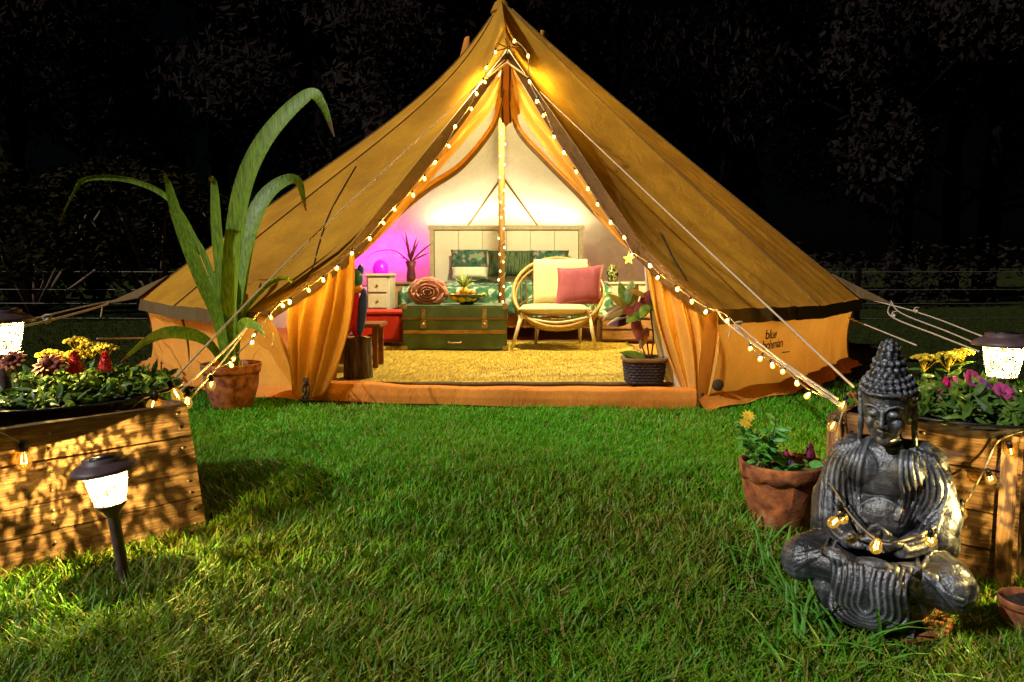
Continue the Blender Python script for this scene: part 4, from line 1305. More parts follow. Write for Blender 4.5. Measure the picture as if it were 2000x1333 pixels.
# ------------------------------------------------------------------ seated stone statue
ST = Vector((gp(1764, 1262).x, gp(1728, 1262).y + 0.10, 0.0))
def stone_mat():
    m = MT['stone']; n = m.node_tree.nodes; l = m.node_tree.links; b = n['Principled BSDF']
    src_ = b.inputs['Base Color'].links[0].from_socket
    ge = n.new('ShaderNodeNewGeometry')
    rp = ramp(n, l, ge.outputs['Pointiness'], [(0.455, (0.08, 0.075, 0.07)), (0.50, (0.7, 0.7, 0.7)), (0.55, (3.0, 3.0, 3.2))])  # worn ridges, dark grooves; silver highlights and fold contrast put into the colour
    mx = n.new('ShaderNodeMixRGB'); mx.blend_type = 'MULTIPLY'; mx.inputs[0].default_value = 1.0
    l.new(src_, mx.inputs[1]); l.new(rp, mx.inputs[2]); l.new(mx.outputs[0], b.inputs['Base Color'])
    return m
def remesh(mb, vox, smooth_it=2, fac=0.5):
    me = bpy.data.meshes.new('tmp'); me.from_pydata([tuple(v) for v in mb.v], [], mb.f)
    bm = bmesh.new(); bm.from_mesh(me); bmesh.ops.recalc_face_normals(bm, faces=bm.faces); bm.to_mesh(me); bm.free()
    o = bpy.data.objects.new('tmp', me); COL.objects.link(o)
    r = o.modifiers.new('r', 'REMESH'); r.mode = 'VOXEL'; r.voxel_size = vox
    s_ = o.modifiers.new('s', 'SMOOTH'); s_.iterations = smooth_it; s_.factor = fac
    dg = bpy.context.evaluated_depsgraph_get(); dg.update()
    out = bpy.data.meshes.new_from_object(o.evaluated_get(dg))
    bpy.data.objects.remove(o)
    return out
B = MB()
def cap(a, b, r1, r2, n=14):
    a, b = Vector(a), Vector(b)
    B.ell(a, (r1,) * 3); B.ell(b, (r2,) * 3)
    B.tube([a, b], [r1 * 0.995, r2 * 0.995], n)
# torso
B.ell((0, 0.045, 0.125), (0.10, 0.075, 0.065)); B.ell((0, 0.03, 0.20), (0.076, 0.058, 0.085)); B.ell((0, 0.022, 0.272), (0.090, 0.056, 0.07))
B.ell((-0.038, -0.012, 0.283), (0.042, 0.028, 0.036)); B.ell((0.038, -0.012, 0.283), (0.042, 0.028, 0.036)); B.ell((0, -0.012, 0.188), (0.055, 0.032, 0.045))
cap((-0.066, 0.028, 0.306), (0.066, 0.028, 0.306), 0.036, 0.036)
cap((0, 0.022, 0.325), (0, 0.004, 0.372), 0.031, 0.028)
B.tube([(-0.03, 0.004, 0.345), (0, -0.026, 0.341), (0.03, 0.004, 0.345)], 0.004, 6)
HEAD0 = len(B.v)
# head
B.ell((0, -0.006, 0.418), (0.0475, 0.053, 0.060)); B.ell((0, -0.020, 0.388), (0.0385, 0.040, 0.038)); B.ell((0, -0.047, 0.362), (0.014, 0.012, 0.012))
B.ell((0, 0.006, 0.440), (0.0535, 0.058, 0.050)); B.ell((0, 0.010, 0.490), (0.031, 0.033, 0.032)); B.ell((0, 0.010, 0.518), (0.021, 0.022, 0.026))
for s_ in (-1, 1):
    B.ell((s_ * 0.051, 0.006, 0.405), (0.008, 0.014, 0.022)); B.ell((s_ * 0.052, 0.004, 0.375), (0.007, 0.010, 0.026)); cap((s_ * 0.053, 0.002, 0.356), (s_ * 0.055, 0.0, 0.338), 0.0065, 0.005)
    B.ell((s_ * 0.0185, -0.0535, 0.416), (0.0115, 0.0065, 0.0062)); B.tube([(s_ * 0.032, -0.044, 0.420), (s_ * 0.019, -0.0565, 0.4135), (s_ * 0.008, -0.056, 0.416)], 0.0016, 5)
    B.tube([(s_ * 0.037, -0.040, 0.426), (s_ * 0.026, -0.0535, 0.433), (s_ * 0.012, -0.0585, 0.430), (s_ * 0.004, -0.060, 0.422)], 0.0026, 6)
    B.ell((s_ * 0.024, -0.043, 0.395), (0.013, 0.012, 0.014))
    B.ell((s_ * 0.0065, -0.0625, 0.3935), (0.0052, 0.006, 0.0045))
B.tube([(0, -0.0585, 0.426), (0, -0.064, 0.41), (0, -0.0695, 0.396)], [0.004, 0.0048, 0.0062], 8); B.ell((0, -0.067, 0.395), (0.006, 0.0065, 0.0055))
B.tube([(-0.0145, -0.052, 0.3795), (-0.006, -0.0595, 0.3815), (0, -0.0605, 0.3805), (0.006, -0.0595, 0.3815), (0.0145, -0.052, 0.3795)], [0.001, 0.0034, 0.0034, 0.0034, 0.001], 6)
B.tube([(-0.012, -0.052, 0.3755), (0, -0.060, 0.3735), (0.012, -0.052, 0.3755)], [0.001, 0.0042, 0.001], 6)
B.tube([(-0.052, -0.002, 0.447), (-0.03, -0.046, 0.452), (0, -0.058, 0.454), (0.03, -0.046, 0.452), (0.052, -0.002, 0.447)], 0.0035, 6)
# hair curls
def curls(c, r, z0, z1, rows, rad, nmax):
    for j in range(rows):
        ph = z0 + (z1 - z0) * j / max(1, rows - 1)
        n = max(4, int(nmax * cos(ph)))
        for i in range(n):
            a = 2 * pi * (i + 0.5 * (j % 2)) / n
            p = Vector((c[0] + r[0] * cos(ph) * cos(a), c[1] + r[1] * cos(ph) * sin(a), c[2] + r[2] * sin(ph)))
            if p.y < -0.02 and p.z < 0.452: continue
            B.ell(p, (rad,) * 3, 8, 6)
curls((0, 0.006, 0.440), (0.054, 0.0585, 0.0505), -0.25, 1.0, 6, 0.0062, 26)
curls((0, 0.010, 0.490), (0.0315, 0.0335, 0.0325), 0.05, 0.9, 3, 0.0056, 15)
curls((0, 0.010, 0.518), (0.0205, 0.0215, 0.0265), 0.1, 1.3, 4, 0.005, 10)
_hr = Matrix.Rotation(radians(11), 3, 'X'); _hp = Vector((0, 0.012, 0.365))
for i in range(HEAD0, len(B.v)): B.v[i] = _hp + _hr @ (B.v[i] - _hp)
# arms, sleeves
for s_ in (-1, 1):
    cap((s_ * 0.082, 0.028, 0.297), (s_ * 0.112, 0.018, 0.200), 0.036, 0.038); cap((s_ * 0.112, 0.018, 0.20), (s_ * 0.108, -0.015, 0.168), 0.040, 0.037)
    cap((s_ * 0.106, -0.012, 0.165), (s_ * 0.05, -0.088, 0.152), 0.033, 0.019)
    B.ell((s_ * 0.106, 0.008, 0.150), (0.044, 0.058, 0.050))
    # hands: stacked palms with five fingers each
    zz = 0.150 if s_ < 0 else 0.166
    B.ell((s_ * 0.030, -0.100, zz), (0.026, 0.020, 0.010))
    for f in range(4):
        L = (0.036, 0.042, 0.039, 0.030)[f]
        y = -0.086 - f * 0.0105
        p0 = Vector((s_ * 0.010, y, zz)); p1 = Vector((s_ * (0.010 - L * 0.55), y - 0.001, zz + 0.003)); p2 = Vector((s_ * (0.010 - L), y - 0.002, zz + 0.001))
        B.tube([p0, p1, p2], [0.0058, 0.0054, 0.0045], 7); B.ell(p2, (0.0046,) * 3, 7, 5)
    cap((s_ * 0.026, -0.090, zz + 0.008), (s_ * 0.004, -0.098, zz + 0.027 + (0.012 if s_ < 0 else 0)), 0.0062, 0.005)
# legs
for s_ in (-1, 1):
    cap((s_ * 0.06, 0.03, 0.105), (s_ * 0.138, -0.080, 0.098), 0.054, 0.047); cap((s_ * 0.138, -0.080, 0.098), (s_ * 0.03, -0.118, 0.100), 0.044, 0.030)
    B.ell((s_ * 0.140, -0.085, 0.094), (0.050, 0.050, 0.046))
B.ell((-0.055, -0.128, 0.128), (0.038, 0.020, 0.014), rot=Matrix.Rotation(0.2, 3, 'Y'))
# drapery hanging under the lap
B.ell((0.004, -0.136, 0.070), (0.074, 0.036, 0.072)); B.ell((0.0, -0.125, 0.030), (0.085, 0.040, 0.032)); B.ell((0.0, -0.06, 0.05), (0.115, 0.085, 0.055)); B.ell((-0.085, -0.10, 0.045), (0.034, 0.028, 0.050))
B.ell((0, 0.0, 0.03), (0.12, 0.10, 0.04)); B.box((0, -0.055, 0.007), (0.17, 0.15, 0.014))
body = remesh(B, 0.0042, 2)
bvh = BVHTree.FromPolygons([v.co.copy() for v in body.vertices], [tuple(p.vertices) for p in body.polygons])
def front(x, z):
    h = bvh.ray_cast(Vector((x, -0.6, z)), Vector((0, 1, 0)))
    return h[0]
def ridge(pts, r=0.0032, n=6):
    P = []
    for q in bez([Vector((x, 0, z)) for x, z in pts], n):
        h = front(q.x, q.z)
        if h is not None:
            if P and (h - P[-1]).length > 0.05:
                if len(P) > 2: B.tube(P, r, 6)
                P = []
            P.append(h)
    if len(P) > 2: B.tube(P, r, 6)
# robe edges and folds
for s_ in (-1, 1):
    for k in range(8):
        x0 = 0.032 + 0.0080 * k; x1 = 0.044 + 0.0110 * k
        rr = 0.0062 if k == 0 else 0.0043
        if s_ < 0:
            ridge([(-x0 - 0.004, 0.338 - 0.003 * k), (-x1, 0.28), (-x1 - 0.004, 0.23), (-x1 + 0.004, 0.185 - 0.002 * k)], rr)
        else:
            ridge([(x0, 0.338 - 0.003 * k), (x1 - 0.008, 0.28), (x1 - 0.004, 0.235), (x1 - 0.012 - 0.004 * k, 0.19 - 0.002 * k)], rr)
    for k in range(6):
        ridge([(s_ * (0.122 - 0.003 * k), 0.27 - 0.02 * k), (s_ * (0.112 - 0.004 * k), 0.225 - 0.018 * k), (s_ * (0.095 - 0.004 * k), 0.200 - 0.014 * k), (s_ * (0.07 - 0.003 * k), 0.19 - 0.012 * k)], 0.0036)
ridge([(-0.05, 0.198), (-0.02, 0.222), (0.01, 0.226), (0.05, 0.205)], 0.004)
for k in range(4):
    ridge([(-0.05, 0.192 - 0.008 * k), (-0.01, 0.172 - 0.006 * k), (0.03, 0.172 - 0.006 * k), (0.055, 0.192 - 0.008 * k)], 0.003)
# lap drapery: nested U folds
for k in range(6):
    hw = 0.009 + 0.0115 * k
    ridge([(-hw - 0.004, 0.128), (-hw, 0.095), (-hw - 0.004, 0.060 - 0.005 * k), (-hw * 0.5, 0.046 - 0.0066 * k), (hw * 0.5, 0.046 - 0.0066 * k), (hw + 0.004, 0.060 - 0.005 * k), (hw, 0.095), (hw + 0.004, 0.128)], 0.0048)
for k in range(7):
    ridge([(0.078 + 0.006 * k, 0.135 - 0.002 * k), (0.104 + 0.008 * k, 0.118 - 0.006 * k), (0.140 + 0.005 * k, 0.100 - 0.010 * k), (0.165, 0.092 - 0.011 * k)], 0.0042)
    if k < 4: ridge([(-0.074 - 0.004 * k, 0.140 - 0.004 * k), (-0.11 - 0.006 * k, 0.126 - 0.008 * k), (-0.15, 0.112 - 0.010 * k)], 0.0022)
stat = remesh(B, 0.0020, 5, 0.5)
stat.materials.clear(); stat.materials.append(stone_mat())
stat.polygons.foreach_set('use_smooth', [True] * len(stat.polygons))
S = thing('stone_statue', ST, 'dark weathered stone statue of a seated meditating figure with cord of bulbs', 'statue')
so = bpy.data.objects.new('figure', stat); COL.objects.link(so); so.parent = S
PLH = 0.035
so.location = (0, 0, PLH); so.scale = (0.90, 0.93, 0.97)
ROTZ = radians(-34)
so.rotation_euler = (0, 0, ROTZ)
t = thing('clay_plinth', ST, 'low terracotta plinth under the stone statue', 'plinth')
MB().lathe([(0, 0), (0.085, 0), (0.10, PLH * 0.7), (0.103, PLH + 0.001), (0, PLH + 0.001)], ST + Vector((0.01, -0.035, 0)), 40).obj('plinth', MT['terracotta'], t)
# edge of another pot at the frame's right border
flowerpot(gp(2026, 1258) + Vector((0, 0.03, 0)), 0.05, 0.075, 0.035, 'small orange clay pot cut off by the right edge', False)

# string on the right crate and round the statue
RC = [(2010, 838, 1.50), (1990, 845, 1.54), (1950, 862, 1.58), (1928, 905, 1.58), (1905, 950, 1.55), (1882, 985, 1.50), (1840, 1020, 1.40), (1800, 1045, 1.33), (1740, 1060, 1.27), (1700, 1045, 1.27), (1660, 1005, 1.34), (1625, 950, 1.46), (1612, 935, 1.62), (1630, 870, 1.74), (1640, 825, 1.78), (1650, 790, 1.82), (1660, 765, 2.0)]
string('bulb cord over the right crate and across the statue arms', [at(*p) for p in RC], [at(*p) for p in ((1972, 872, 1.56), (1932, 926, 1.56), (1878, 988, 1.46), (1818, 1045, 1.32), (1716, 1050, 1.25), (1642, 995, 1.36), (1606, 943, 1.60), (1632, 822, 1.76), (1650, 782, 1.86), (1640, 1010, 1.36))], dim=True, scale=0.56, wr=0.002)
# dry leaves heap on the crate corner
mb = MB(); 
t = thing('dry_leaf', at(1675, 770, 1.97), 'curled brown dry leaf on the right crate beside the statue head', 'leaf')
leaf_obj(mb, at(1655, 772, 1.97), Vector((1, 0.2, 0.1)), 0.05, 0.03); mb.obj('blade', MT['orange_petal'], t, smooth=False)

# ================================================================== inside the tent
MT['jute'] = M('jute rug', (0.56, 0.41, 0.055), (0.19, 0.12, 0.015), scale=9, rough=0.95, bmp=0.7, bdist=0.006, stretch=(16, 0.8, 1), detail=8)
MT['jute_edge'] = M('jute rug edge', (0.16, 0.12, 0.05), scale=60, rough=0.95)
MT['trunkpaint'] = M('worn green paint', (0.055, 0.105, 0.05), scale=7, rough=0.5, bmp=0.15, detail=9,
                     stops=[(0.28, (0.035, 0.05, 0.035)), (0.5, (0.06, 0.11, 0.055)), (0.64, (0.09, 0.14, 0.085)), (0.70, (0.24, 0.16, 0.06))])
MT['brass'] = M('old brass', (0.42, 0.33, 0.18), (0.22, 0.15, 0.07), scale=40, rough=0.4, metal=0.7, bmp=0.1)
MT['trimwood'] = wood('trunk batten', (0.34, 0.18, 0.05), (0.45, 0.28, 0.08), (0.2, 0.1, 0.03), 5, (1.5, 14, 14))
MT['rattan'] = M('rattan cane', (0.42, 0.28, 0.085), (0.30, 0.18, 0.05), scale=40, rough=0.45, bmp=0.15)
MT['palewood'] = M('pale chair wood', (0.66, 0.58, 0.42), (0.48, 0.37, 0.22), scale=30, rough=0.5, bmp=0.1)
MT['cream'] = canvas('cream cushion', (0.62, 0.55, 0.36), (0.55, 0.47, 0.29), 0.0)
MT['pinkpillow'] = canvas('rose pillow', (0.30, 0.085, 0.13), (0.24, 0.065, 0.10), 0.0)
MT['rosepetal'] = M('rose cushion velvet', (0.50, 0.26, 0.22), (0.40, 0.17, 0.15), scale=20, rough=0.8, bmp=0.2)
MT['headwhite'] = M('white headboard panel', (0.66, 0.63, 0.56), (0.58, 0.55, 0.48), scale=5, rough=0.6, bmp=0.05)
MT['headframe'] = M('headboard frame', (0.42, 0.36, 0.24), (0.33, 0.27, 0.17), scale=30, rough=0.6, bmp=0.1)
MT['railwood'] = wood('bed rail', (0.38, 0.20, 0.07), (0.48, 0.28, 0.11), (0.26, 0.13, 0.04), 4, (1.5, 14, 14))
MT['glaze_bowl'] = M('dark green glaze', (0.012, 0.035, 0.02), (0.03, 0.07, 0.03), scale=30, rough=0.12, bmp=0.05, spec=0.7)
MT['lemon'] = M('lemon skin', (0.62, 0.42, 0.02), (0.5, 0.33, 0.015), scale=60, rough=0.45, bmp=0.3, bdist=0.002)
MT['limefruit'] = M('green fruit skin', (0.28, 0.30, 0.03), (0.2, 0.24, 0.02), scale=40, rough=0.4, bmp=0.1)
MT['orangefruit'] = M('orange skin', (0.62, 0.24, 0.02), (0.55, 0.2, 0.015), scale=60, rough=0.45, bmp=0.3, bdist=0.002)
MT['pineleaf'] = M('pineapple leaf', (0.28, 0.36, 0.10), (0.16, 0.24, 0.06), scale=30, rough=0.5)
MT['pineskin'] = M('pineapple skin', (0.55, 0.36, 0.03), (0.35, 0.18, 0.02), scale=60, rough=0.6, bmp=0.8)
MT['bedpat'] = M('tropical print', (0.1, 0.2, 0.15), scale=9, rough=0.85, bmp=0.25, bdist=0.01, detail=2, coord='Object', stretch=(1, 1.6, 1),
                 stops=[(0.36, (0.01, 0.022, 0.018)), (0.46, (0.02, 0.10, 0.065)), (0.52, (0.05, 0.13, 0.06)), (0.57, (0.42, 0.52, 0.48)), (0.64, (0.03, 0.16, 0.14))])
MT['pillowpat'] = M('floral print', (0.1, 0.2, 0.15), scale=13, rough=0.85, bmp=0.1, detail=2,
                    stops=[(0.34, (0.012, 0.02, 0.025)), (0.45, (0.02, 0.12, 0.08)), (0.52, (0.03, 0.05, 0.035)), (0.56, (0.25, 0.16, 0.18)), (0.66, (0.08, 0.25, 0.14))])
MT['stripepat'] = M('green streak print', (0.1, 0.2, 0.15), scale=14, rough=0.85, bmp=0.1, detail=3, stretch=(6, 1, 0.5),
                    stops=[(0.36, (0.008, 0.016, 0.012)), (0.48, (0.02, 0.06, 0.03)), (0.56, (0.10, 0.13, 0.05)), (0.66, (0.01, 0.03, 0.02))])
MT['whitelinen'] = canvas('white linen', (0.62, 0.62, 0.56), (0.55, 0.55, 0.48), 0.0)
MT['redbox'] = M('red lacquer', (0.50, 0.02, 0.01), (0.42, 0.015, 0.01), scale=8, rough=0.5, bmp=0.05)
MT['whitebox'] = M('white cabinet', (0.62, 0.58, 0.50), (0.55, 0.51, 0.43), scale=8, rough=0.5, bmp=0.05)
MT['boxwood'] = wood('side wood', (0.36, 0.22, 0.1), (0.46, 0.3, 0.15), (0.24, 0.13, 0.05), 4, (1.5, 12, 12))
MT['darkwood'] = wood('stool wood', (0.20, 0.075, 0.025), (0.28, 0.12, 0.04), (0.1, 0.035, 0.012), 5, (12, 12, 1.5))
MT['stumpbark'] = M('stump bark', (0.085, 0.06, 0.045), scale=9, rough=0.9, bmp=1.0, bdist=0.02, stretch=(5, 5, 0.8), detail=8,
                    stops=[(0.32, (0.015, 0.010, 0.008)), (0.55, (0.075, 0.05, 0.035)), (0.7, (0.16, 0.11, 0.08))])
MT['stumptop'] = M('stump cut face', (0.3, 0.18, 0.08), scale=20, rough=0.8)
MT['basket'] = M('dark wicker', (0.022, 0.02, 0.03), (0.012, 0.010, 0.016), scale=70, rough=0.6, bmp=0.4)
MT['parrot_red'] = M('parrot red', (0.72, 0.015, 0.05), (0.42, 0.006, 0.02), scale=25, rough=0.5)
MT['parrot_blue'] = M('parrot blue', (0.006, 0.03, 0.30), (0.01, 0.05, 0.42), scale=25, rough=0.5)
MT['parrot_teal'] = M('parrot teal', (0.02, 0.30, 0.42), (0.01, 0.10, 0.17), scale=25, rough=0.5)
MT['parrot_yellow'] = M('parrot yellow', (0.62, 0.32, 0.02), (0.5, 0.22, 0.015), scale=25, rough=0.5)
MT['vasepat'] = M('painted vase', (0.1, 0.1, 0.1), scale=24, rough=0.25, bmp=0.05, detail=2, stops=[(0.4, (0.012, 0.02, 0.02)), (0.5, (0.03, 0.08, 0.03)), (0.56, (0.45, 0.36, 0.03)), (0.64, (0.02, 0.08, 0.12))])
MT['darkred'] = M('dark red leaf', (0.12, 0.015, 0.02), (0.05, 0.01, 0.015), scale=20, rough=0.5)
MT['led_white'] = emit('led strip', (1.0, 0.93, 0.60), 40.0)
MT['shade_mag'] = M('magenta shade', (0.55, 0.02, 0.55), (0.45, 0.01, 0.5), scale=12, rough=0.3, bmp=0.1)
_mb = MT['shade_mag'].node_tree.nodes['Principled BSDF']; _mb.inputs['Emission Color'].default_value = (0.75, 0.0, 0.9, 1); _mb.inputs['Emission Strength'].default_value = 0.28
MT['shade_yel'] = emit('yellow shade', (1.0, 0.72, 0.06), 1.6)

def bbox(name, c, size, mat, parent, rz=0.0, bev=0.004):
    mb = MB(); mb.box((0, 0, 0), size)
    o_w = ORG[parent]
    bm = bmesh.new(); me = bpy.data.meshes.new(name)
    me.from_pydata([tuple(v) for v in mb.v], [], mb.f); bm.from_mesh(me)
    if bev: bmesh.ops.bevel(bm, geom=bm.edges[:], offset=bev, segments=2, affect='EDGES')
    bm.to_mesh(me); bm.free(); me.materials.append(mat)
    o = bpy.data.objects.new(name, me); COL.objects.link(o); o.parent = parent
    o.location = Vector(c) - o_w; o.rotation_euler = (0, 0, rz); ORG[o] = Vector(c)
    return o

# rug
RUG = thing('jute_rug', (-0.10, 5.2, FZ + 0.004), 'golden woven jute rug on the tent floor', 'rug')
mb = MB()
def rugf(u, v):
    x = -1.18 + 2.12 * u; y = 4.08 + 2.3 * v
    return Vector((x + 0.01 * sin(v * 40), y + 0.012 * sin(u * 37), FZ + 0.013 + 0.003 * sin(u * 13 + v * 7) * sin(v * 11)))
mb.grid(rugf, 40, 40); mb.obj('weave', MT['jute'], RUG)
mb = MB()
for v in (0, 1): mb.tube([rugf(i / 40, v) for i in range(41)], 0.010, 6)
for u in (0, 1): mb.tube([rugf(u, i / 40) for i in range(41)], 0.010, 6)
mb.obj('border', MT['jute_edge'], RUG)
fib = MB()
for i in range(2600):
    u, v = random.random(), random.random() ** 1.5
    p = rugf(u, v) + Vector((0, 0, 0.001)); L = random.uniform(0.06, 0.22)
    d = Vector((random.gauss(0, 0.25), 1, 0)).normalized()
    q1 = p + d * L * 0.5 + Vector((0, 0, random.uniform(0.001, 0.003))); q2 = p + d * L
    s_ = Vector((0.0025, 0, 0))
    fib.add([p - s_, p + s_, q1 + s_, q1 - s_, q2 + s_, q2 - s_], [(0, 1, 2, 3), (3, 2, 4, 5)])
o = fib.obj('fibre', MT['jute'], RUG, smooth=False); o['kind'] = 'stuff'

# green trunk
zf = FZ + 0.018
a = at(787, 688, 5.68); b = at(990, 688, 5.68)
tw = b.x - a.x; tcx = (a.x + b.x) / 2; TH = 0.335; TD = 0.44
CH = thing('steamer_trunk', (tcx, 5.68 + TD / 2, zf), 'worn green trunk with brass latches at the foot of the bed', 'trunk')
def tp(x, y, z): return Vector((tcx + x, 5.68 + y, zf + z))
bbox('body', tp(0, TD / 2, 0.115), (tw, TD, 0.226), MT['trunkpaint'], CH, bev=0.008)
bbox('lid', tp(0, TD / 2, 0.280), (tw + 0.006, TD + 0.006, 0.100), MT['trunkpaint'], CH, bev=0.012)
bbox('lid_edge', tp(0, TD / 2 - 0.003, 0.232), (tw + 0.012, TD + 0.012, 0.016), MT['valance'], CH)
bbox('batten', tp(0, -0.006, 0.135), (tw - 0.01, 0.014, 0.028), MT['trimwood'], CH)
for x in (-0.232, 0.222):
    l_ = bbox('latch', tp(x, -0.012, 0.195), (0.042, 0.016, 0.066), MT['brass'], CH, bev=0.006)
    bbox('hasp', tp(x, -0.012, 0.272), (0.030, 0.016, 0.082), MT['brass'], l_, bev=0.007)
    mb = MB(); mb.ell(tp(x, -0.024, 0.192), (0.013, 0.008, 0.013)); mb.obj('lock', MT['brass'], l_)
h_ = MB(); h_.tube(bez([tp(-0.045, -0.004, 0.062), tp(-0.042, -0.026, 0.056), tp(0.042, -0.026, 0.056), tp(0.045, -0.004, 0.062)], 5), 0.007, 6); h_.obj('handle', MT['brass'], CH)
for x in (-tw / 2 + 0.012, tw / 2 - 0.012):
    for z in (0.012, 0.322):
        bbox('corner_cap', tp(x, 0.006, z), (0.044, 0.036, 0.044), MT['brass'], CH, bev=0.006)
TT = zf + 0.333

# fruit bowl on the trunk
FB = Vector((at(912, 600, 5.85).x, 5.85, TT))
t = thing('fruit_bowl', FB, 'glossy dark green fruit bowl on the green trunk', 'bowl')
MB().lathe([(0, 0), (0.05, 0), (0.055, 0.008), (0.10, 0.03), (0.135, 0.058), (0.147, 0.075), (0.143, 0.077), (0.128, 0.060), (0.09, 0.034), (0, 0.014)], FB, 40).obj('shell', MT['glaze_bowl'], t)
def fruit(px, py, Y, r, mat, label, name):
    p = at(px, py, Y)
    o = MB().ell((0, 0, 0), (r * 1.15, r, r * 0.95), 16, 10)
    if name == 'lemon':
        o.lathe([(0, r * 0.55), (r * 0.25, 0.0)], (r * 1.1, 0, 0), 8, tilt=Matrix.Rotation(pi / 2, 3, 'Y'))
    oo = o.obj(name, MT[mat], None); oo.location = p; oo.rotation_euler = (random.uniform(-.5, .5), random.uniform(-.5, .5), random.uniform(-1, 1))
    meta(oo, label, 'fruit', 'fruit in the green bowl')
for a_ in [(883, 580, 5.80, 0.026, 'lemon', 'lemon at the left rim of the fruit bowl', 'lemon'), (889, 583, 5.76, 0.026, 'lemon', 'second lemon from the left rim of the fruit bowl', 'lemon'),
           (902, 585, 5.74, 0.026, 'lemon', 'lemon at the front middle of the fruit bowl', 'lemon'), (914, 584, 5.74, 0.025, 'limefruit', 'yellow green fruit right of the front lemon', 'lime'),
           (924, 582, 5.77, 0.027, 'lemon', 'pale lemon right of the bowl centre', 'lemon'), (937, 580, 5.82, 0.024, 'limefruit', 'green fruit at the right rim of the bowl', 'lime'),
           (895, 577, 5.84, 0.026, 'orangefruit', 'orange fruit behind the left lemons', 'orange'), (922, 573, 5.86, 0.026, 'orangefruit', 'orange fruit beside the pineapple', 'orange'), (945, 577, 5.86, 0.022, 'limefruit', 'small green fruit resting at far right of the bowl', 'lime')]:
    fruit(*a_)
pc_ = at(907, 570, 5.80)
t = thing('pineapple', pc_, 'small yellow pineapple with a spiky crown on top of the fruit', 'pineapple')
MB().ell(pc_, (0.036, 0.034, 0.036), 16, 10).obj('body', MT['pineskin'], t)
for i in range(15):
    a_ = i * 2.4; e_ = 0.65 + 0.85 * i / 15
    lm = MB(); leaf_obj(lm, pc_ + Vector((0.0, 0.02, 0.025)), Vector((cos(a_) * cos(e_), sin(a_) * cos(e_), sin(e_))), random.uniform(0.09, 0.15), 0.018, droop=0.18)
    lm.obj('crown_leaf', MT['pineleaf'], t, smooth=False)

# rose cushion
RC_ = at(836, 582, 5.84); RC_.z = TT + 0.092
t = thing('rose_cushion', RC_, 'dusty pink cushion shaped like a rose on the green trunk', 'cushion')
MB().ell(RC_ + Vector((0, 0.05, -0.01)), (0.12, 0.07, 0.082), 20, 12).obj('core', MT['rosepetal'], t)
for (r0, n_, dep, fl_) in ((0.014, 2, -0.062, 0.0), (0.030, 3, -0.066, 0.05), (0.047, 4, -0.060, 0.15), (0.066, 5, -0.046, 0.3), (0.086, 6, -0.022, 0.45), (0.100, 7, 0.008, 0.5)):
    for q in range(n_):
        a0 = 2 * pi * (q + 0.37 * n_) / n_ + r0 * 40
        span = 1.28 * pi / n_
        def pt_(u, v, a0=a0, r0=r0, dep=dep, fl_=fl_, span=span):
            e = abs(2 * u - 1)
            a = a0 + (2 * u - 1) * span
            rr = r0 * (0.80 + 0.20 * v + fl_ * v ** 3) * (1.04 - 0.10 * u)
            y = 0.05 + (dep - 0.05) * v * (1 - 0.40 * e ** 4) + 0.018 * fl_ * v ** 6
            return RC_ + Vector((cos(a) * rr * 1.02, y, sin(a) * rr * 0.76))
        mb = MB(); mb.grid(pt_, 10, 6); mb.obj('petal', MT['rosepetal'], t, solid=0.004)

# chair
CHX, CHY = at(1090, 600, 5.75).x, 5.95
K = thing('rattan_chair', (CHX, CHY, zf), 'round rattan chair on pale tapered legs beside the trunk', 'chair')
ringc = at(1088, 573, 5.92)
ax_x = 0.345
tilt_u = (at(1092, 505, 6.20) - at(1092, 640, 5.66)) / 2
ringc = (at(1090, 505, 6.20) + at(1090, 640, 5.66)) / 2
def ringp(a, k=1.0, off=Vector((0, 0, 0))):
    return ringc + Vector((ax_x * k * cos(a), 0, 0)) + tilt_u * k * sin(a) + off
nrm_r = Vector((1, 0, 0)).cross(tilt_u).normalized()
if nrm_r.y < 0: nrm_r = -nrm_r
mb = MB(); mb.tube([ringp(2 * pi * i / 64) for i in range(65)], 0.0145, 8, False); mb.obj('rim', MT['rattan'], K)
mb = MB(); mb.tube([ringp(2 * pi * i / 64, 0.955, nrm_r * 0.02 + Vector((0, 0, -0.016))) for i in range(65)], 0.011, 7, False); mb.obj('rim_cane', MT['rattan'], K)
seatc = Vector((CHX, 5.98, zf + 0.262))
for i in range(30):
    a_ = 2 * pi * (i + 0.5) / 30
    e_ = seatc + Vector((0.25 * cos(a_), 0.22 * sin(a_), 0))
    p0_ = ringp(a_)
    m_ = p0_.lerp(e_, 0.5) + nrm_r * 0.07 + Vector((0.02 * cos(a_), 0.02, -0.03))
    mb = MB(); mb.tube(bez([p0_, m_, e_], 5), 0.0055, 5); mb.obj('spindle', MT['rattan'], K)
for k_, z_ in ((0.5, 0.0),):
    mb = MB(); mb.tube([(lambda a_: bez([ringp(a_), ringp(a_).lerp(seatc + Vector((0.25 * cos(a_), 0.22 * sin(a_), 0)), 0.5) + nrm_r * 0.07 + Vector((0.02 * cos(a_), 0.02, -0.03)), seatc + Vector((0.25 * cos(a_), 0.22 * sin(a_), 0))], 5)[5])(2 * pi * i / 40) for i in range(41)], 0.006, 5, False)
    mb.obj('weave_ring', MT['rattan'], K)
mb = MB(); mb.tube([seatc + Vector((0.25 * cos(2 * pi * i / 40), 0.22 * sin(2 * pi * i / 40), 0)) for i in range(41)], 0.014, 8, False); mb.obj('seat_ring', MT['rattan'], K)
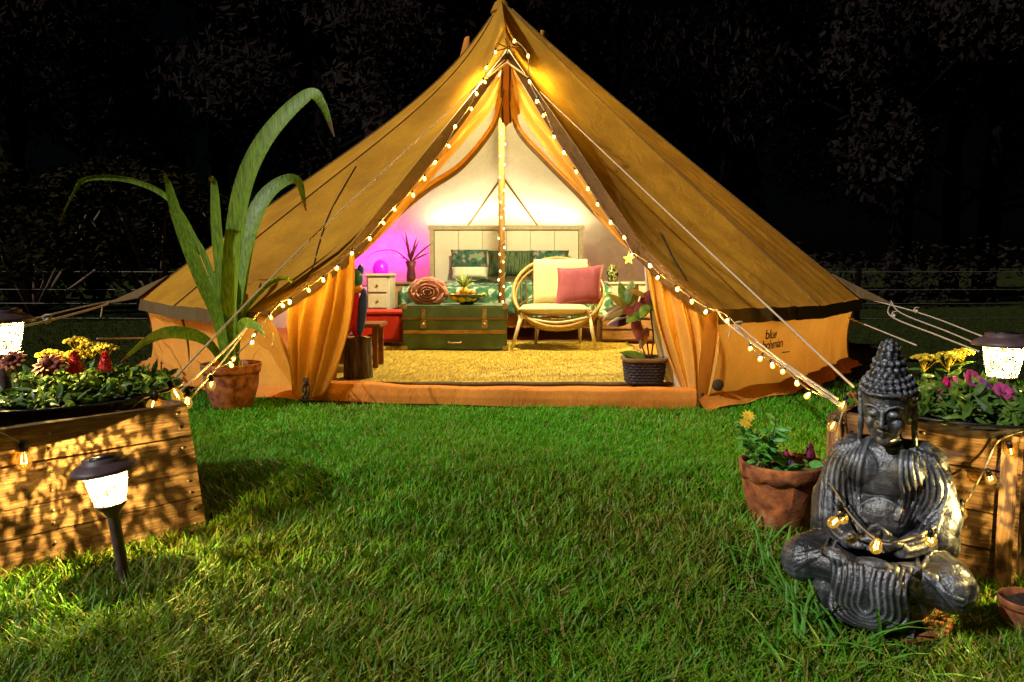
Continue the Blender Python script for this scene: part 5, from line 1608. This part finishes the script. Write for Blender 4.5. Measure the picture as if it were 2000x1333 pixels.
for (x0, y0, Y0, x1, y1, Y1) in ((1020, 612, 5.74, 999, 691, 5.68), (1150, 614, 5.74, 1164, 695, 5.66), (1050, 622, 6.15, 1047, 672, 6.20), (1132, 622, 6.15, 1133, 671, 6.20)):
    p_, q_ = at(x0, y0, Y0), at(x1, y1, Y1)
    q_.z = zf
    mb = MB(); mb.tube([p_, q_], [0.0165, 0.0125], 10); mb.obj('leg', MT['palewood'], K)
mb = MB(); mb.tube(bez([at(1014, 619, 5.74), at(1085, 631, 5.70), at(1152, 620, 5.74), at(1132, 624, 6.1), at(1050, 624, 6.1), at(1014, 619, 5.74)], 6), 0.011, 7); mb.obj('apron', MT['palewood'], K)
def cushion(mb, c, X, Y, Z, hx, hz, th, n=14, puff=0.5, pinch=0.0):
    """rounded cushion; X,Z face axes, Y thickness axis"""
    for sgn in (-1, 1):
        def f(u, v):
            a, b = 2 * u - 1, 2 * v - 1
            edge = max(0.0, (1 - abs(a) ** 4) * (1 - abs(b) ** 4)) ** puff
            k = 1 - pinch * (1 - abs(a) ** 2) * (abs(b) ** 6)
            k2 = 1 - pinch * (1 - abs(b) ** 2) * (abs(a) ** 6)
            return c + X * hx * a * k2 + Z * hz * b * k + Y * (sgn * th * edge)
        mb.grid(f, n, n)
    return mb
t = thing('back_cushion', at(1095, 548, 6.0), 'square cream cushion leaning on the back of the rattan chair', 'cushion')
mb = MB(); cushion(mb, at(1095, 550, 6.05), Vector((1, 0, 0)), Vector((0, -0.95, 0.3)), Vector((0.0, 0.28, 0.96)).normalized(), 0.212, 0.18, 0.045, puff=0.25); mb.obj('cover', MT['cream'], t)
t = thing('seat_cushion', at(1080, 603, 5.85), 'plump cream seat cushion on the rattan chair', 'cushion')
mb = MB(); cushion(mb, at(1080, 604, 5.92), Vector((1, 0, 0)), Vector((0, 0.1, 1)), Vector((0, 1, -0.05)).normalized(), 0.265, 0.21, 0.042, puff=0.33); mb.obj('cover', MT['cream'], t)
t = thing('rose_pink_pillow', at(1132, 560, 5.9), 'dusky pink square pillow propped on the rattan chair', 'pillow')
mb = MB(); cushion(mb, at(1131, 559, 5.88), Vector((0.97, 0.15, 0.07)).normalized(), Vector((0, -0.93, 0.3)), Vector((0.09, 0.3, 0.95)).normalized(), 0.185, 0.16, 0.06, 18, 0.5, 0.09); mb.obj('cover', MT['pinkpillow'], t)

# bed
BX0, BX1 = at(792, 600, 6.55).x, at(1182, 600, 6.55).x
bw = BX1 - BX0; bcx = (BX0 + BX1) / 2
BD = thing('bed', (bcx, 7.55, FZ), 'wide bed with white panelled headboard under the back of the tent', 'bed')
for x in (BX0 + 0.04, BX1 - 0.04): bbox('leg', (x, 6.62, FZ + 0.06), (0.06, 0.06, 0.118), MT['railwood'], BD)
bbox('foot_rail', (bcx, 6.58, FZ + 0.20), (bw, 0.035, 0.16), MT['railwood'], BD)
for x in (BX0 + 0.017, BX1 - 0.017): bbox('side_rail', (x, 7.29, FZ + 0.20), (0.032, 1.38, 0.16), MT['railwood'], BD)
bbox('mattress', (bcx, 7.27, FZ + 0.36), (bw - 0.08, 1.40, 0.17), MT['whitelinen'], BD, bev=0.04)
HBY = 8.02
hx0, hx1 = at(840, 500, HBY).x, at(1138, 500, HBY).x
hz1 = at(990, 446, HBY).z
for x in (hx0 + 0.02, hx1 - 0.02): bbox('headboard_post', (x, HBY, (hz1 + FZ) / 2), (0.045, 0.05, hz1 - FZ), MT['headframe'], BD)
bbox('headboard_rail', ((hx0 + hx1) / 2, HBY - 0.003, hz1 + 0.004), (hx1 - hx0 + 0.03, 0.056, 0.045), MT['headframe'], BD)
npan = 6; pwid = (hx1 - hx0 - 0.09) / npan
for i in range(npan):
    bbox('headboard_panel', (hx0 + 0.045 + pwid * (i + 0.5), HBY + 0.004, (hz1 + FZ) / 2), (pwid - 0.006, 0.02, hz1 - FZ - 0.05), MT['headwhite'], BD, bev=0.003)
bbox('headboard_back', ((hx0 + hx1) / 2, HBY + 0.022, (hz1 + FZ) / 2), (hx1 - hx0 - 0.05, 0.012, hz1 - FZ - 0.01), MT['headframe'], BD)
mb = MB(); mb.box(((hx0 + hx1) / 2, HBY + 0.06, hz1 - 0.03), (hx1 - hx0 - 0.1, 0.03, 0.02)); mb.obj('led_strip', MT['led_white'], BD, smooth=False)

# duvet draped over the bed
t = thing('duvet', (bcx, 7.4, FZ + 0.46), 'tropical leaf print duvet draped over the bed', 'duvet')
def duv(u, v):
    w_ = bw / 2 + 0.02
    fr = max(0.0, (0.10 - v) / 0.10) * 0.26; v = max(0.0, (v - 0.10) / 0.90)
    x = (2 * u - 1) * (w_ + 0.26); y = 6.50 + 1.46 * v
    top = FZ + 0.475 + 0.022 * sin(x * 7 + y * 4) * sin(y * 6 - x * 2) + 0.012 * sin(x * 17 + 3 * y)
    z = top; px_ = x
    if abs(x) > w_:
        d = abs(x) - w_
        px_ = (w_ + 0.03 * sin(y * 12)) * (1 if x > 0 else -1) + 0.02 * (1 if x > 0 else -1)
        z = top - d * 1.15 - 0.02 * sin(y * 11)
    z -= fr * 1.0
    yy = y - (0.025 + 0.02 * sin(x * 14)) * min(1, fr * 12)
    return Vector((bcx + px_, yy, z))
mb = MB(); mb.grid(duv, 60, 50); mb.obj('cover', MT['bedpat'], t)
# front corner drops
for sgn, (px, py) in ((-1, (770, 640)), (1, (1182, 632))):
    p_top = duv(0.13 if sgn < 0 else 0.87, 0.02); e_ = at(px, py, 6.42)
    def cdrop(u, v, p_top=p_top, e_=e_, sgn=sgn):
        q = p_top.lerp(e_, v); wd = 0.16 * (1 - 0.75 * v ** 2)
        return q + Vector(((u - 0.5) * wd, -0.03 * sin(pi * v) - 0.02 * sin(u * 12 + v * 3), 0.02 * sin(pi * v) + 0.03 * (u - 0.5) * sgn))
    mb = MB(); mb.grid(cdrop, 12, 14); mb.obj('corner', MT['bedpat'], t)
# pillows
for (x0, x1, y0, y1, Y, mat, lab) in ((880, 953, 487, 528, 7.86, 'pillowpat', 'floral print pillow against the left of the headboard'), (952, 1042, 488, 542, 7.72, 'stripepat', 'dark green streaked pillow behind the centre pole'),
                                      (1036, 1112, 488, 535, 7.87, 'pillowpat', 'floral print pillow half hidden behind the cream cushion'), (882, 955, 522, 546, 7.76, 'whitelinen', 'pale plain pillow lying under the floral one')):
    a_, b_ = at(x0, y1, Y), at(x1, y0, Y)
    c_ = (a_ + b_) / 2
    t = thing('bed_pillow', c_, lab, 'pillow', 'pillows on the bed')
    mb = MB(); cushion(mb, c_, Vector((1, 0, 0)), Vector((0, -0.95, 0.3)), Vector((0, 0.3, 0.95)).normalized(), (b_.x - a_.x) / 2, (b_.z - a_.z) / 2, 0.07, 16, 0.45, 0.06); mb.obj('cover', MT[mat], t)

# left side: magenta lamp, wooden bedside table, vase plant, red chest, white cabinet
def cab(name, x0, x1, y0, y1, Y, D, mat, label, cat, front=1, knob=True):
    a_, b_ = at(x0, y1, Y), at(x1, y0, Y)
    z0 = max(a_.z, FZ + 0.005) if name != 'bedside_table' else FZ + 0.005
    z1 = b_.z
    c_ = Vector(((a_.x + b_.x) / 2, Y + D / 2, z0))
    t = thing(name, c_, label, cat)
    W_ = b_.x - a_.x
    bbox('carcass', (c_.x, Y + D / 2 + 0.01, (z0 + z1) / 2), (W_, D - 0.02, z1 - z0), MT[mat], t)
    bbox('top', (c_.x, Y + D / 2 - 0.005, z1 + 0.011), (W_ + 0.03, D + 0.02, 0.02), MT[mat], t)
    n_ = front
    for i in range(n_):
        hh = (z1 - z0 - 0.02) / n_
        f_ = bbox('drawer', (c_.x, Y - 0.003, z0 + 0.012 + hh * (i + 0.5)), (W_ - 0.03, 0.018, hh - 0.014), MT[mat], t)
        if knob:
            mb = MB(); mb.ell((c_.x, Y - 0.02, z0 + 0.012 + hh * (i + 0.5)), (0.012, 0.01, 0.012), 10, 6); mb.obj('knob', MT['brass'], f_)
    return t, z1 + 0.021
_, zt1 = cab('bedside_table', 757, 822, 556, 660, 7.3, 0.42, 'boxwood', 'wooden bedside table left of the bed', 'bedside table', 2)
_, zt2 = cab('red_chest', 700, 784, 614, 668, 6.0, 0.35, 'redbox', 'low red chest on the floor left of the green trunk', 'chest', 1, False)
_, zt3 = cab('white_cabinet', 716, 760, 540, 606, 6.75, 0.35, 'whitebox', 'pale cabinet glowing magenta behind the red chest', 'cabinet', 2)
# magenta lamp
lp = Vector((at(745, 520, 7.3).x, 7.25, 0))
lp.z = at(745, 548, 7.25).z
t = thing('magenta_lamp', lp, 'magenta glowing lamp in the left back of the tent', 'lamp')
bbox('stand', (lp.x, lp.y, (lp.z + FZ) / 2), (0.20, 0.2, lp.z - FZ - 0.002), MT['whitebox'], t)
MB().ell(lp + Vector((0, 0, 0.10)), (0.075, 0.075, 0.095), 18, 12).obj('globe', MT['shade_mag'], t)
MB().lathe([(0, 0.0), (0.05, 0), (0.05, 0.012), (0.03, 0.02), (0, 0.02)], lp, 18).obj('foot', MT['black_pl'], t)
ld = bpy.data.lights.new('magenta_light', 'POINT'); ld.energy = 17; ld.color = (0.85, 0.01, 0.72); ld.shadow_soft_size = 0.08
lo = bpy.data.objects.new('magenta_light', ld); COL.objects.link(lo); lo.parent = t; lo.location = (-0.03, 1.15, 0.06)
# vase with dark red plant
vp = Vector((at(803, 552, 7.45).x, 7.45, zt1))
t = thing('vase_plant', vp, 'red vase with dark spiky leaves on the bedside table', 'vase')
MB().lathe([(0, 0), (0.04, 0), (0.045, 0.05), (0.035, 0.13), (0.055, 0.2), (0.05, 0.2), (0.03, 0.13), (0, 0.02)], vp, 20).obj('vase', MT['darkred'], t)
for i in range(16):
    lm = MB(); a_ = random.uniform(0, 6.28); e_ = random.uniform(0.3, 1.45)
    leaf_obj(lm, vp + Vector((0, 0, 0.19)), Vector((cos(a_) * cos(e_), sin(a_) * cos(e_), sin(e_))), random.uniform(0.12, 0.3), 0.025, droop=0.25)
    lm.obj('leaf', MT['darkred'], t, smooth=False)
lm = MB(); lm.tube(bez([vp + Vector((-0.02, 0, 0.2)), at(770, 490, 7.4), at(735, 492, 7.35), at(715, 505, 7.3)], 6), [0.008 - 0.00035 * i for i in range(19)], 5); lm.obj('arching_leaf', MT['darkred'], t)

# stump with the painted parrot
sp_ = at(699, 745, 4.28); sp_.z = zf
SH = at(699, 657, 4.28).z - zf
t = thing('tree_stump', sp_, 'dark bark-covered stump standing inside the left of the door', 'stump')
mb = MB()
def stf(u, v):
    a = 2 * pi * u; r = 0.078 * (1 + 0.05 * sin(5 * a) + 0.03 * sin(11 * a + v * 6)) * (1.02 - 0.06 * v + 0.10 * max(0, v - 0.9) * 10 * (0.5 + 0.5 * sin(7 * a)))
    return sp_ + Vector((cos(a) * r, sin(a) * r, SH * v + 0.008 * sin(a * 4) * v))
mb.grid(stf, 48, 16, True); mb.obj('bark', MT['stumpbark'], t)
mb = MB(); mb.lathe([(0.078, SH - 0.006), (0, SH - 0.004)], sp_, 30); mb.obj('cut_face', MT['stumptop'], t)
PP = Vector((sp_.x + 0.005, sp_.y, sp_.z + SH))
t = thing('parrot_figure', PP, 'painted wooden parrot ornament in red, blue, yellow and teal perched on the stump', 'ornament')
pu = (at(700, 525, 4.28).z - PP.z)
mb = MB(); mb.ell(PP + Vector((-0.008, 0, pu * 0.32)), (0.040, 0.036, pu * 0.34), 16, 14); mb.obj('body', MT['parrot_red'], t)
mb = MB(); mb.ell(PP + Vector((0.028, -0.016, pu * 0.36)), (0.027, 0.028, pu * 0.36), 14, 12, Matrix.Rotation(0.12, 3, 'Y')); mb.obj('wing', MT['parrot_blue'], t)
mb = MB(); mb.ell(PP + Vector((-0.044, 0.0, pu * 0.16)), (0.018, 0.02, pu * 0.22), 12, 10, Matrix.Rotation(0.35, 3, 'Y')); mb.obj('tail', MT['parrot_yellow'], t)
mb = MB(); mb.ell(PP + Vector((0.0, -0.004, pu * 0.70)), (0.034, 0.034, pu * 0.075), 14, 8); mb.obj('collar', MT['parrot_yellow'], t)
mb = MB(); mb.ell(PP + Vector((0.0, -0.004, pu * 0.86)), (0.036, 0.036, pu * 0.14), 16, 12); hd = mb.obj('head', MT['parrot_teal'], t)
mb = MB(); mb.tube(bez([PP + Vector((-0.01, -0.034, pu * 0.88)), PP + Vector((-0.016, -0.056, pu * 0.87)), PP + Vector((-0.016, -0.058, pu * 0.80))], 4), [0.016] * 4 + [0.012] * 3 + [0.005] * 2, 8); mb.obj('beak', MT['socket'], hd)
for s_ in (-1, 1):
    mb = MB(); mb.ell(PP + Vector((s_ * 0.024, -0.026, pu * 0.91)), (0.007, 0.006, 0.007), 8, 6); mb.obj('eye', MT['whitebox'], hd)
mb = MB(); mb.ell(PP + Vector((0.022, 0.004, pu * 0.985)), (0.018, 0.026, pu * 0.08), 12, 8); mb.obj('crest', MT['parrot_blue'], t)
# stool behind the stump
sx = at(733, 690, 4.65)
t = thing('stool', (sx.x - 0.13, 4.75, zf), 'small dark wooden stool behind the stump', 'stool')
for dx in (-0.25, 0.0):
    for dy in (0, 0.2): bbox('leg', (sx.x + dx, 4.65 + dy, zf + 0.125), (0.032, 0.032, 0.248), MT['darkwood'], t)
bbox('seat', (sx.x - 0.125, 4.75, zf + 0.262), (0.33, 0.27, 0.024), MT['darkwood'], t)
bbox('stretcher', (sx.x - 0.125, 4.65, zf + 0.07), (0.22, 0.02, 0.025), MT['darkwood'], t)

# right side: cabinet, vase, low bench, plant
_, zc = cab('side_cabinet', 1190, 1300, 556, 640, 6.9, 0.4, 'whitebox', 'white cabinet right of the bed carrying the painted vase', 'cabinet', 2, False)
_, zb_ = cab('low_bench', 1172, 1290, 622, 668, 6.3, 0.35, 'boxwood', 'low wooden bench on the floor right of the rattan chair', 'bench', 2, False)
vv = Vector((at(1197, 548, 6.95).x, 6.98, zc))
t = thing('painted_vase', vv, 'dark vase painted with yellow and green on the white cabinet', 'vase')
MB().lathe([(0, 0), (0.035, 0), (0.048, 0.03), (0.055, 0.07), (0.046, 0.115), (0.030, 0.135), (0.034, 0.16), (0.028, 0.16), (0.02, 0.135), (0, 0.03)], vv, 28).obj('vase', MT['vasepat'], t)
bl = at(1228, 506, 6.2)
t = thing('star_lamp', bl, 'small yellow glowing star hanging in the right of the tent', 'lamp')
mb = MB(); vs_ = []
for i in range(10):
    a_ = pi / 2 + i * pi / 5; r_ = 0.05 if i % 2 == 0 else 0.022
    vs_.append(bl + Vector((cos(a_) * r_, 0, sin(a_) * r_)))
vs_ += [bl + Vector((0, -0.018, 0)), bl + Vector((0, 0.018, 0))]
mb.add(vs_, [(i, (i + 1) % 10, 10) for i in range(10)] + [((i + 1) % 10, i, 11) for i in range(10)])
mb.obj('star', MT['shade_yel'], t, smooth=False)
MB().tube([bl + Vector((0, 0, 0.05)), bl + Vector((0.02, 0, 0.40))], 0.002, 4).obj('cord', MT['piping'], t)
ld = bpy.data.lights.new('star_light', 'POINT'); ld.energy = 14; ld.color = (1.0, 0.72, 0.22); ld.shadow_soft_size = 0.04
lo = bpy.data.objects.new('star_light', ld); COL.objects.link(lo); lo.parent = t; lo.location = (0, -0.08, 0.0)
# unseen pendant added to light the interior, above the door opening's top edge
pl = Vector((TC.x + 0.04, 5.6, 2.06))
t = thing('added_pendant_lamp', pl, 'unseen lamp added high inside the tent to light the interior', 'lamp')
MB().lathe([(0.02, 0.06), (0.06, 0.04), (0.10, -0.02), (0.098, -0.02), (0.058, 0.036), (0.018, 0.055)], pl, 24).obj('shade', MT['whitebox'], t)
MB().tube([pl + Vector((0, 0, 0.05)), pl + Vector((-0.03, 0.5, 0.55))], 0.003, 5).obj('cord', MT['piping'], t)
ld = bpy.data.lights.new('added_pendant_light', 'POINT'); ld.energy = 140; ld.color = (1.0, 0.84, 0.42); ld.shadow_soft_size = 0.05
lo = bpy.data.objects.new('added_pendant_light', ld); COL.objects.link(lo); lo.parent = t; lo.location = (0, 0, -0.05)

# rubber plant in the wicker basket
bp_ = at(1262, 757, 4.02); bp_.z = zf
t = thing('basket_pot', bp_, 'square dark wicker basket pot inside the right of the door', 'basket')
bwid = at(1300, 757, 4.02).x - at(1224, 757, 4.02).x; bh = at(1262, 702, 4.02).z - zf
for i in range(8):
    z_ = bh * (i + 0.5) / 8.6
    k_ = 0.86 + 0.14 * i / 8
    mb = MB()
    P_ = []
    for q in range(49):
        a_ = 2 * pi * q / 48; c_, s_ = cos(a_), sin(a_)
        m_ = (abs(c_) ** 5 + abs(s_) ** 5) ** (-0.2)
        wv = 0.004 * (1 if (q + i) % 2 else -1)
        P_.append(bp_ + Vector((c_ * m_ * (bwid / 2 * k_ + wv), 0.10 + s_ * m_ * (bwid / 2 * k_ + wv) - 0.02, z_)))
    mb.tube(P_, bh / 15, 6, False); mb.obj('wicker_row', MT['basket'], t)
mb = MB(); P_ = []
for q in range(49):
    a_ = 2 * pi * q / 48; c_, s_ = cos(a_), sin(a_); m_ = (abs(c_) ** 5 + abs(s_) ** 5) ** (-0.2)
    P_.append(bp_ + Vector((c_ * m_ * bwid / 2 * 1.06, 0.08 + s_ * m_ * bwid / 2 * 1.06, bh - 0.006)))
mb.tube(P_, 0.012, 7, False); mb.obj('rim', MT['valance'], t)
mb = MB(); mb.box(bp_ + Vector((0, 0.08, bh - 0.03)), (bwid * 0.9, bwid * 0.9, 0.02)); mb.obj('soil', MT['soil'], t, smooth=False)
pb_ = bp_ + Vector((0.01, 0.08, bh - 0.02))
t = thing('rubber_plant', pb_, 'bronze and green leaved plant growing from the dark basket', 'plant')
ST_ = [((1262, 700), (1245, 650), (1230, 615), (1218, 590)), ((1268, 700), (1262, 660), (1250, 625), (1262, 590)), ((1272, 700), (1276, 660), (1272, 620), (1268, 575))]
for sp2 in ST_:
    P_ = bez([at(x, y, 4.08) for x, y in sp2], 5)
    mb = MB(); mb.tube(P_, 0.005, 5); mb.obj('stem', MT['twig'], t)
LV = [((1228, 612), (1188, 600), 0.075, 'leafbronze'), ((1226, 600), (1200, 575), 0.07, 'leafbronze'), ((1225, 600), (1215, 555), 0.06, 'leafgreen'), ((1232, 606), (1245, 560), 0.05, 'leafbronze'),
      ((1232, 622), (1192, 628), 0.07, 'darkred'), ((1232, 615), (1262, 590), 0.07, 'leafgreen'), ((1240, 620), (1250, 655), 0.06, 'darkred'), ((1262, 592), (1282, 570), 0.06, 'leafbronze'),
      ((1262, 600), (1232, 618), 0.075, 'leafgreen'), ((1230, 600), (1186, 612), 0.06, 'leafbronze'), ((1268, 580), (1236, 562), 0.05, 'leafbronze'), ((1222, 596), (1232, 552), 0.05, 'leafgreen'), ((1262, 696), (1222, 684), 0.05, 'leaflime'), ((1264, 640), (1252, 672), 0.05, 'leafbronze')]
for q in range(12):
    sx_, sy_ = random.choice([(1224, 600), (1252, 605), (1268, 590), (1240, 620)])
    an = random.uniform(0, 6.28); LL_ = random.uniform(26, 42)
    LV.append(((sx_, sy_), (sx_ + cos(an) * LL_, sy_ + sin(an) * LL_ * 0.8), random.uniform(0.05, 0.075), random.choice(['leafbronze', 'leafgreen', 'leafbronze', 'darkred'])))
for (a_, b_, w_, m_) in LV:
    p_ = at(*a_, 4.08); q_ = at(*b_, 4.08 + random.uniform(-0.12, 0.04))
    lm = MB(); leaf_obj(lm, p_, (q_ - p_), (q_ - p_).length * 1.15, w_, up=Vector((random.uniform(-.3, .3), -0.7, 0.7)), droop=0.2, n=7)
    lm.obj('leaf', MT[m_], t)
